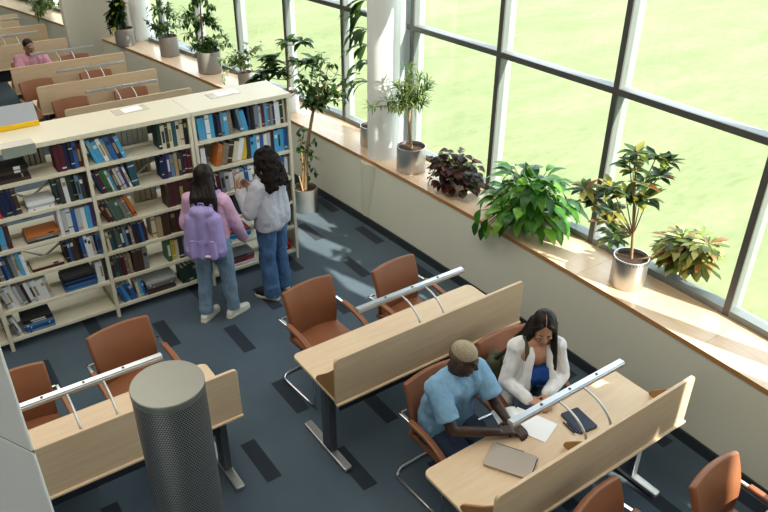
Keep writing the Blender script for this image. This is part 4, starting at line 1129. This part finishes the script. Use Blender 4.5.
b = MB(); Mr = Matrix.Rotation(-.5, 4, 'X')
for s in (-1, 1): b.box((min(0, s * .075), -.004, -.09), (max(0, s * .075), .002, .09), 0, Matrix.Rotation(s * .22, 4, 'Z'))
b.build('cover', BM['R'], bk)
b = MB()
for s in (-1, 1): b.box((min(0, s * .072), .002, -.086), (max(0, s * .072), .010, .086), 0, Matrix.Rotation(s * .22, 4, 'Z'))
b.build('pages', M['pages'], bk)

# ---- seated people at the desk (world positions)
def seated(label, root, hc, face, sh, el, wr, hands, hips, knees, ankles, skin, male, hs, voxel=.006, tilt=0.):
    t = thing('person', label, 'person', (root[0], root[1], 0))
    b = MB(); F = headframe(V(hc), V(face), tilt); head_shapes(b, F, hs, male)
    nb_ = (V(sh[0]) + V(sh[1])) / 2 + V((0, 0, .035)); pel = (V(hips[0]) + V(hips[1])) / 2
    limb(b, [F @ V((0, .025, -.075)), nb_], [.053 if male else .047, .062 if male else .053])
    for i in (0, 1):
        limb(b, [nb_, V(sh[i])], [.058, .050 if male else .045])
        c = nb_.lerp(V(sh[i]), .5)
        limb(b, [c - V((0, 0, .06)), V(hips[i]).lerp(pel, .3) + V((0, 0, .18)), V(hips[i]) + V((0, 0, .02))], [.090, .080, .095])
        limb(b, [V(sh[i]), V(el[i]), V(wr[i])], [.050 if male else .042, .040 if male else .034, .029 if male else .025])
        d, n, th, cu = hands[i]; hand_shapes(b, wr[i], d, n, th, cu, 1.05 if male else .95)
        limb(b, [V(hips[i]), V(knees[i]), V(ankles[i])], [.082, .058, .036])
        b.capsule(V(ankles[i]) - V((0, 0, .02)), V(ankles[i]) + V((0, -.12, -.04)), .034, .028)
    limb(b, [nb_ - V((0, 0, .08)), pel + V((0, 0, .05))], [.10, .11])
    blob(b, 'body', skin, t, voxel, 2)
    return t, F, nb_, pel
# the man
SH = ((2.405, 2.775, 1.075), (2.765, 2.785, 1.075)); ELB = ((2.395, 2.575, .845), (2.80, 2.60, .85)); WRI = ((2.665, 2.435, .800), (2.80, 2.475, .790))
HIP = ((2.505, 2.90, .555), (2.695, 2.90, .555)); KN = ((2.50, 2.47, .545), (2.72, 2.47, .545)); AN = ((2.50, 2.42, .10), (2.72, 2.40, .10))
t, F, nb_, pel = seated('person with cropped bleached hair and light blue T-shirt, seated with arms on the desk', (2.60, 2.88), (2.578, 2.715, 1.262), (.62, -.72, -.42), SH, ELB, WRI,
    (((.85, -.25, -.05), (.1, .1, -1), (-.2, .9, .3), .75), ((.12, -.95, -.10), (0, 0, -1), (-1, 0, 0), .55)), HIP, KN, AN, SKIN_D, True, 1.02)
face_parts(F, t, 1.02, SKIN_D, LIP_D, HAIR)
b = MB()
for i in (0, 1):
    limb(b, [nb_ + V((0, .01, -.02)), V(SH[i]) + V((0, 0, -.012))], [.074, .078])
    c = nb_.lerp(V(SH[i]), .55)
    limb(b, [c - V((0, 0, .07)), V(HIP[i]).lerp(pel, .1) + V((0, -.015, .20)), V(HIP[i]) + V((0, -.02, .03))], [.112, .118, .128])
    e = V(SH[i]).lerp(V(ELB[i]), .78); b.tube([V(SH[i]), V(SH[i]).lerp(V(ELB[i]), .4), e], [.072, .074, .076], 18)
limb(b, [nb_ - V((0, -.005, .10)), pel + V((0, -.02, .06))], [.12, .135])
blob(b, 't_shirt', TEE, t, .010, 4)
b = MB()
for i in (0, 1): limb(b, [V(HIP[i]), V(KN[i]), V(AN[i])], [.112, .082, .070])
limb(b, [V(HIP[0]), V(HIP[1])], [.125, .125]); blob(b, 'jeans', DENIM_D, t, .010, 3)
b = MB(); Rh = F.to_3x3().normalized(); Lh = lambda *c: F @ (V(c) * 1.02)
b.ball(Lh(0, .024, .052), V((.077, .092, .076)), 20, 14, 0, Rh); blob(b, 'cropped_hair', BLOND, t, .006, 2)
b = MB(); b.ball(Lh(0, .034, .020), V((.0765, .082, .066)), 20, 14, 0, Rh); blob(b, 'shaved_sides', FADE, t, .006, 2)
for i in (0, 1): shoe(t, AN[i], (0, -1), BLK, SOLEW)
# the woman
SH = ((3.150, 2.795, 1.065), (3.420, 2.660, 1.050)); ELB = ((3.045, 2.765, .825), (3.445, 2.585, .815)); WRI = ((3.060, 2.560, .795), (3.225, 2.520, .795))
HIP = ((3.29, 2.93, .545), (3.455, 2.86, .545)); KN = ((3.14, 2.50, .535), (3.34, 2.45, .535)); AN = ((3.14, 2.44, .10), (3.34, 2.40, .10))
t, F, nb_, pel = seated('person with long black hair, open white shirt and cobalt top, seated looking down at papers', (3.36, 2.86), (3.290, 2.690, 1.228), (-.60, -.70, -.36), SH, ELB, WRI,
    (((.45, -.85, -.08), (0, 0, -1), (.9, .4, 0), .45), ((-.75, -.65, -.08), (0, 0, -1), (-.3, .9, 0), .45)), HIP, KN, AN, SKIN_W, False, .98)
face_parts(F, t, .98, SKIN_W, LIP_W, HAIR)
f2 = V((-.44, -.90, 0)).normalized(); r2 = V((.90, -.44, 0)).normalized()       # her front and her left
b = MB()
ch = nb_ + f2 * .045 + V((0, 0, -.21))
for s in (-1, 1): b.tube([ch + r2 * .045 * s + V((0, 0, .055)), ch + r2 * .045 * s + V((0, 0, -.02)), ch + r2 * .04 * s + V((0, 0, -.095)) - f2 * .01], [.078, .096, .082], 18)
blob(b, 'cobalt_top', BLUE, t, .008, 3)
b = MB()
for i, s in ((0, -1), (1, 1)):
    limb(b, [nb_ - f2 * .03 + V((0, 0, -.005)), V(SH[i]) + V((0, 0, -.008))], [.062, .068])
    c = nb_.lerp(V(SH[i]), .80)
    limb(b, [c - V((0, 0, .05)) - f2 * .01, c - V((0, 0, .25)) + r2 * s * .015 + f2 * .02, V(HIP[i]) + r2 * s * .035 + f2 * .04 + V((0, 0, .06))], [.070, .068, .085])
    limb(b, [nb_ - f2 * .06 - V((0, 0, .06)) + r2 * s * .05, V(HIP[i]) - f2 * .05 + V((0, 0, .05))], [.075, .10])
    limb(b, [V(SH[i]) - V((0, 0, .01)), V(ELB[i]), V(WRI[i])], [.058, .053, .044]); limb(b, [V(ELB[i]).lerp(V(WRI[i]), .8), V(ELB[i]).lerp(V(WRI[i]), .97)], [.045, .045])
    limb(b, [nb_ + r2 * s * .055 + V((0, 0, .03)) - f2 * .02, nb_ + r2 * s * .070 + f2 * .080 + V((0, 0, -.06)), nb_ + r2 * s * .092 + f2 * .105 + V((0, 0, -.19)), nb_ + r2 * s * .105 + f2 * .11 + V((0, 0, -.36))], [.024, .030, .034, .05], 10)     # collar and placket
limb(b, [V(HIP[0]) + f2 * .03 + V((0, 0, .04)) - r2 * .06, V(HIP[0]) + f2 * .20 - r2 * .085 + V((0, 0, .02))], [.07, .045])
blob(b, 'white_shirt', SHIRT, t, .008, 3)
b = MB()
for i in (0, 1): limb(b, [V(HIP[i]), V(KN[i]), V(AN[i])], [.102, .074, .064])
limb(b, [V(HIP[0]) + V((0, 0, .02)), V(HIP[1]) + V((0, 0, .02))], [.115, .115]); limb(b, [pel + V((0, 0, .06)) - r2 * .04, pel + V((0, 0, .06)) + r2 * .04], [.108, .108]); blob(b, 'jeans', DENIM_L, t, .010, 3)
b = MB(); Rh = F.to_3x3().normalized(); Lh = lambda *c: F @ (V(c) * .98)
b.ball(Lh(0, .032, .040), V((.086, .094, .092)), 20, 14, 0, Rh); b.ball(Lh(0, .06, -.02), V((.080, .06, .09)), 18, 12, 0, Rh)
for s in (-1, 1):
    for k in range(3):
        a0 = Lh(s * (.030 + .018 * k), -.052 + .030 * k, .092 - .012 * k * k)
        a1 = Lh(s * (.073 + .004 * k), -.030 + .028 * k, .030)
        a2 = Lh(s * .084, -.012 + .03 * k, -.06)
        base_ = nb_ + r2 * s * (.098 + .01 * k) + f2 * ((.075 - .045 * k) if s > 0 else (.01 - .05 * k))
        end = -.30 + .03 * k if s > 0 else -.19
        limb(b, [a0, a1, a2, base_ + V((0, 0, -.02)), base_ + f2 * .035 + V((0, 0, end * .55)), base_ + f2 * .03 - r2 * s * .01 + V((0, 0, end))], [.012, .017, .022, .027, .026, .007], 10)
for k in range(5):
    x = -.08 + .04 * k; limb(b, [Lh(x * .8, .085, -.02), nb_ + r2 * x * 1.2 - f2 * .085 + V((0, 0, -.04)), nb_ + r2 * x - f2 * .115 + V((0, 0, -.20))], [.034, .032, .012], 10)
blob(b, 'long_hair', HAIR, t, .007, 2)
b = MB(); b.tube([Lh(0, -.066, .093), Lh(0, -.04, .118), Lh(0, .0, .1345), Lh(0, .03, .137)], [.0012, .0022, .0022, .001], 6); solid(b, 'hair_parting', SKIN_W, t, smooth=180)
for i in (0, 1): shoe(t, AN[i], (0, -1), SNEAK, SOLEW)
bp = thing('backpack', 'olive backpack wedged on the chair behind the woman in the white shirt', 'backpack', (3.15, 2.97, 0))
b = MB(); limb(b, [V((3.135, 2.975, .60)), V((3.125, 2.985, .80))], [.075, .060]); limb(b, [V((3.20, 3.01, .60)), V((3.18, 3.02, .82))], [.065, .055]); blob(b, 'bag', OLIVE, bp, .009, 3)
b = MB(); p0 = V(SH[0]) + r2 * .055
b.tube([V((3.13, 2.98, .83)), p0 - f2 * .06 + V((0, 0, .02)), p0 + V((0, 0, .072)), p0 + f2 * .075 + V((0, 0, .0)), p0 + f2 * .105 + V((0, 0, -.14)), p0 + f2 * .03 - r2 * .02 + V((0, 0, -.26))], [.016, .017, .017, .016, .014, .012], 8); solid(b, 'strap', OLIVE, bp, smooth=180)
# the distant man
SH = ((1.93, 12.80, 1.03), (2.30, 12.80, 1.03)); ELB = ((1.88, 12.62, .82), (2.36, 12.62, .82)); WRI = ((2.02, 12.50, .79), (2.22, 12.50, .79))
HIP = ((2.02, 12.88, .54), (2.21, 12.88, .54)); KN = ((2.02, 12.50, .53), (2.22, 12.50, .53)); AN = ((2.02, 12.46, .1), (2.22, 12.46, .1))
t, F, nb_, pel = seated('person with short dark hair and rose T-shirt, seated far off behind the bookcase', (2.115, 12.86), (2.115, 12.74, 1.215), (.25, -.90, -.30), SH, ELB, WRI,
    (((.3, -.9, 0), (0, 0, -1), (1, 0, 0), .5), ((-.3, -.9, 0), (0, 0, -1), (-1, 0, 0), .5)), HIP, KN, AN, SKIN_M, True, 1.0, .008)
face_parts(F, t, 1.0, SKIN_M, LIP_W, HAIR)
b = MB()
for i in (0, 1):
    limb(b, [nb_ + V((0, .01, -.02)), V(SH[i])], [.07, .075]); c = nb_.lerp(V(SH[i]), .55)
    limb(b, [c - V((0, 0, .07)), V(HIP[i]) + V((0, -.02, .06))], [.11, .12]); b.tube([V(SH[i]), V(SH[i]).lerp(V(ELB[i]), .75)], [.072, .072], 16)
limb(b, [nb_ - V((0, 0, .10)), pel + V((0, 0, .06))], [.12, .13]); blob(b, 't_shirt', ROSE, t, .012, 3)
b = MB()
for i in (0, 1): limb(b, [V(HIP[i]), V(KN[i]), V(AN[i])], [.105, .08, .07])
limb(b, [V(HIP[0]), V(HIP[1])], [.12, .12]); blob(b, 'trousers', DENIM_D, t, .012, 3)
b = MB(); b.ball(F @ V((0, .030, .046)), V((.080, .090, .084)), 18, 12, 0, F.to_3x3().normalized()); blob(b, 'short_hair', HAIR, t, .008, 2)
for i in (0, 1): shoe(t, AN[i], (0, -1), BLK, SOLEW)

# ------------------------------------------------------------------ light
sd = bpy.data.lights.new('sun', 'SUN'); sd.energy = 13.0; sd.angle = math.radians(.6); sd.color = (1.0, .94, .84)
so = bpy.data.objects.new('sun', sd); COL.objects.link(so)
d = V((-.42, 1.45, -1.0)); so.rotation_euler = d.to_track_quat('-Z', 'Y').to_euler(); so.location = (20, -20, 20)
w = bpy.data.worlds.new('sky'); sc.world = w; w.use_nodes = True
wn = w.node_tree; bg = wn.nodes['Background']
bg.inputs[0].default_value = (.80, .90, 1.0, 1); bg.inputs[1].default_value = 2.6
def area(name, loc, size, e, col, rot=(0, 0, 0), sy=None):
    a = bpy.data.lights.new(name, 'AREA'); a.energy = e; a.size = size; a.color = col
    if sy: a.shape = 'RECTANGLE'; a.size_y = sy
    o = bpy.data.objects.new(name, a); COL.objects.link(o); o.location = loc; o.rotation_euler = rot
area('fill_light', (1.0, 4.0, 6.45), 3.0, 195, (1, .94, .85), sy=9)  # unseen fill lamp, added to brighten the interior from above
area('fill_light', (1.0, 13.0, 6.45), 3.0, 150, (1, .94, .85), sy=7)  # same added fill, over the distant desk row
area('fill_light', (-5.0, 1.0, 6.45), 3.0, 115, (1, .95, .88), sy=6)  # added fill out of view, lifts the side away from the windows
sc.view_settings.view_transform = 'Standard'
sc.view_settings.look = 'Medium High Contrast'
sc.view_settings.exposure = 0.26
sc.cycles.max_bounces = 8; sc.cycles.transparent_max_bounces = 16
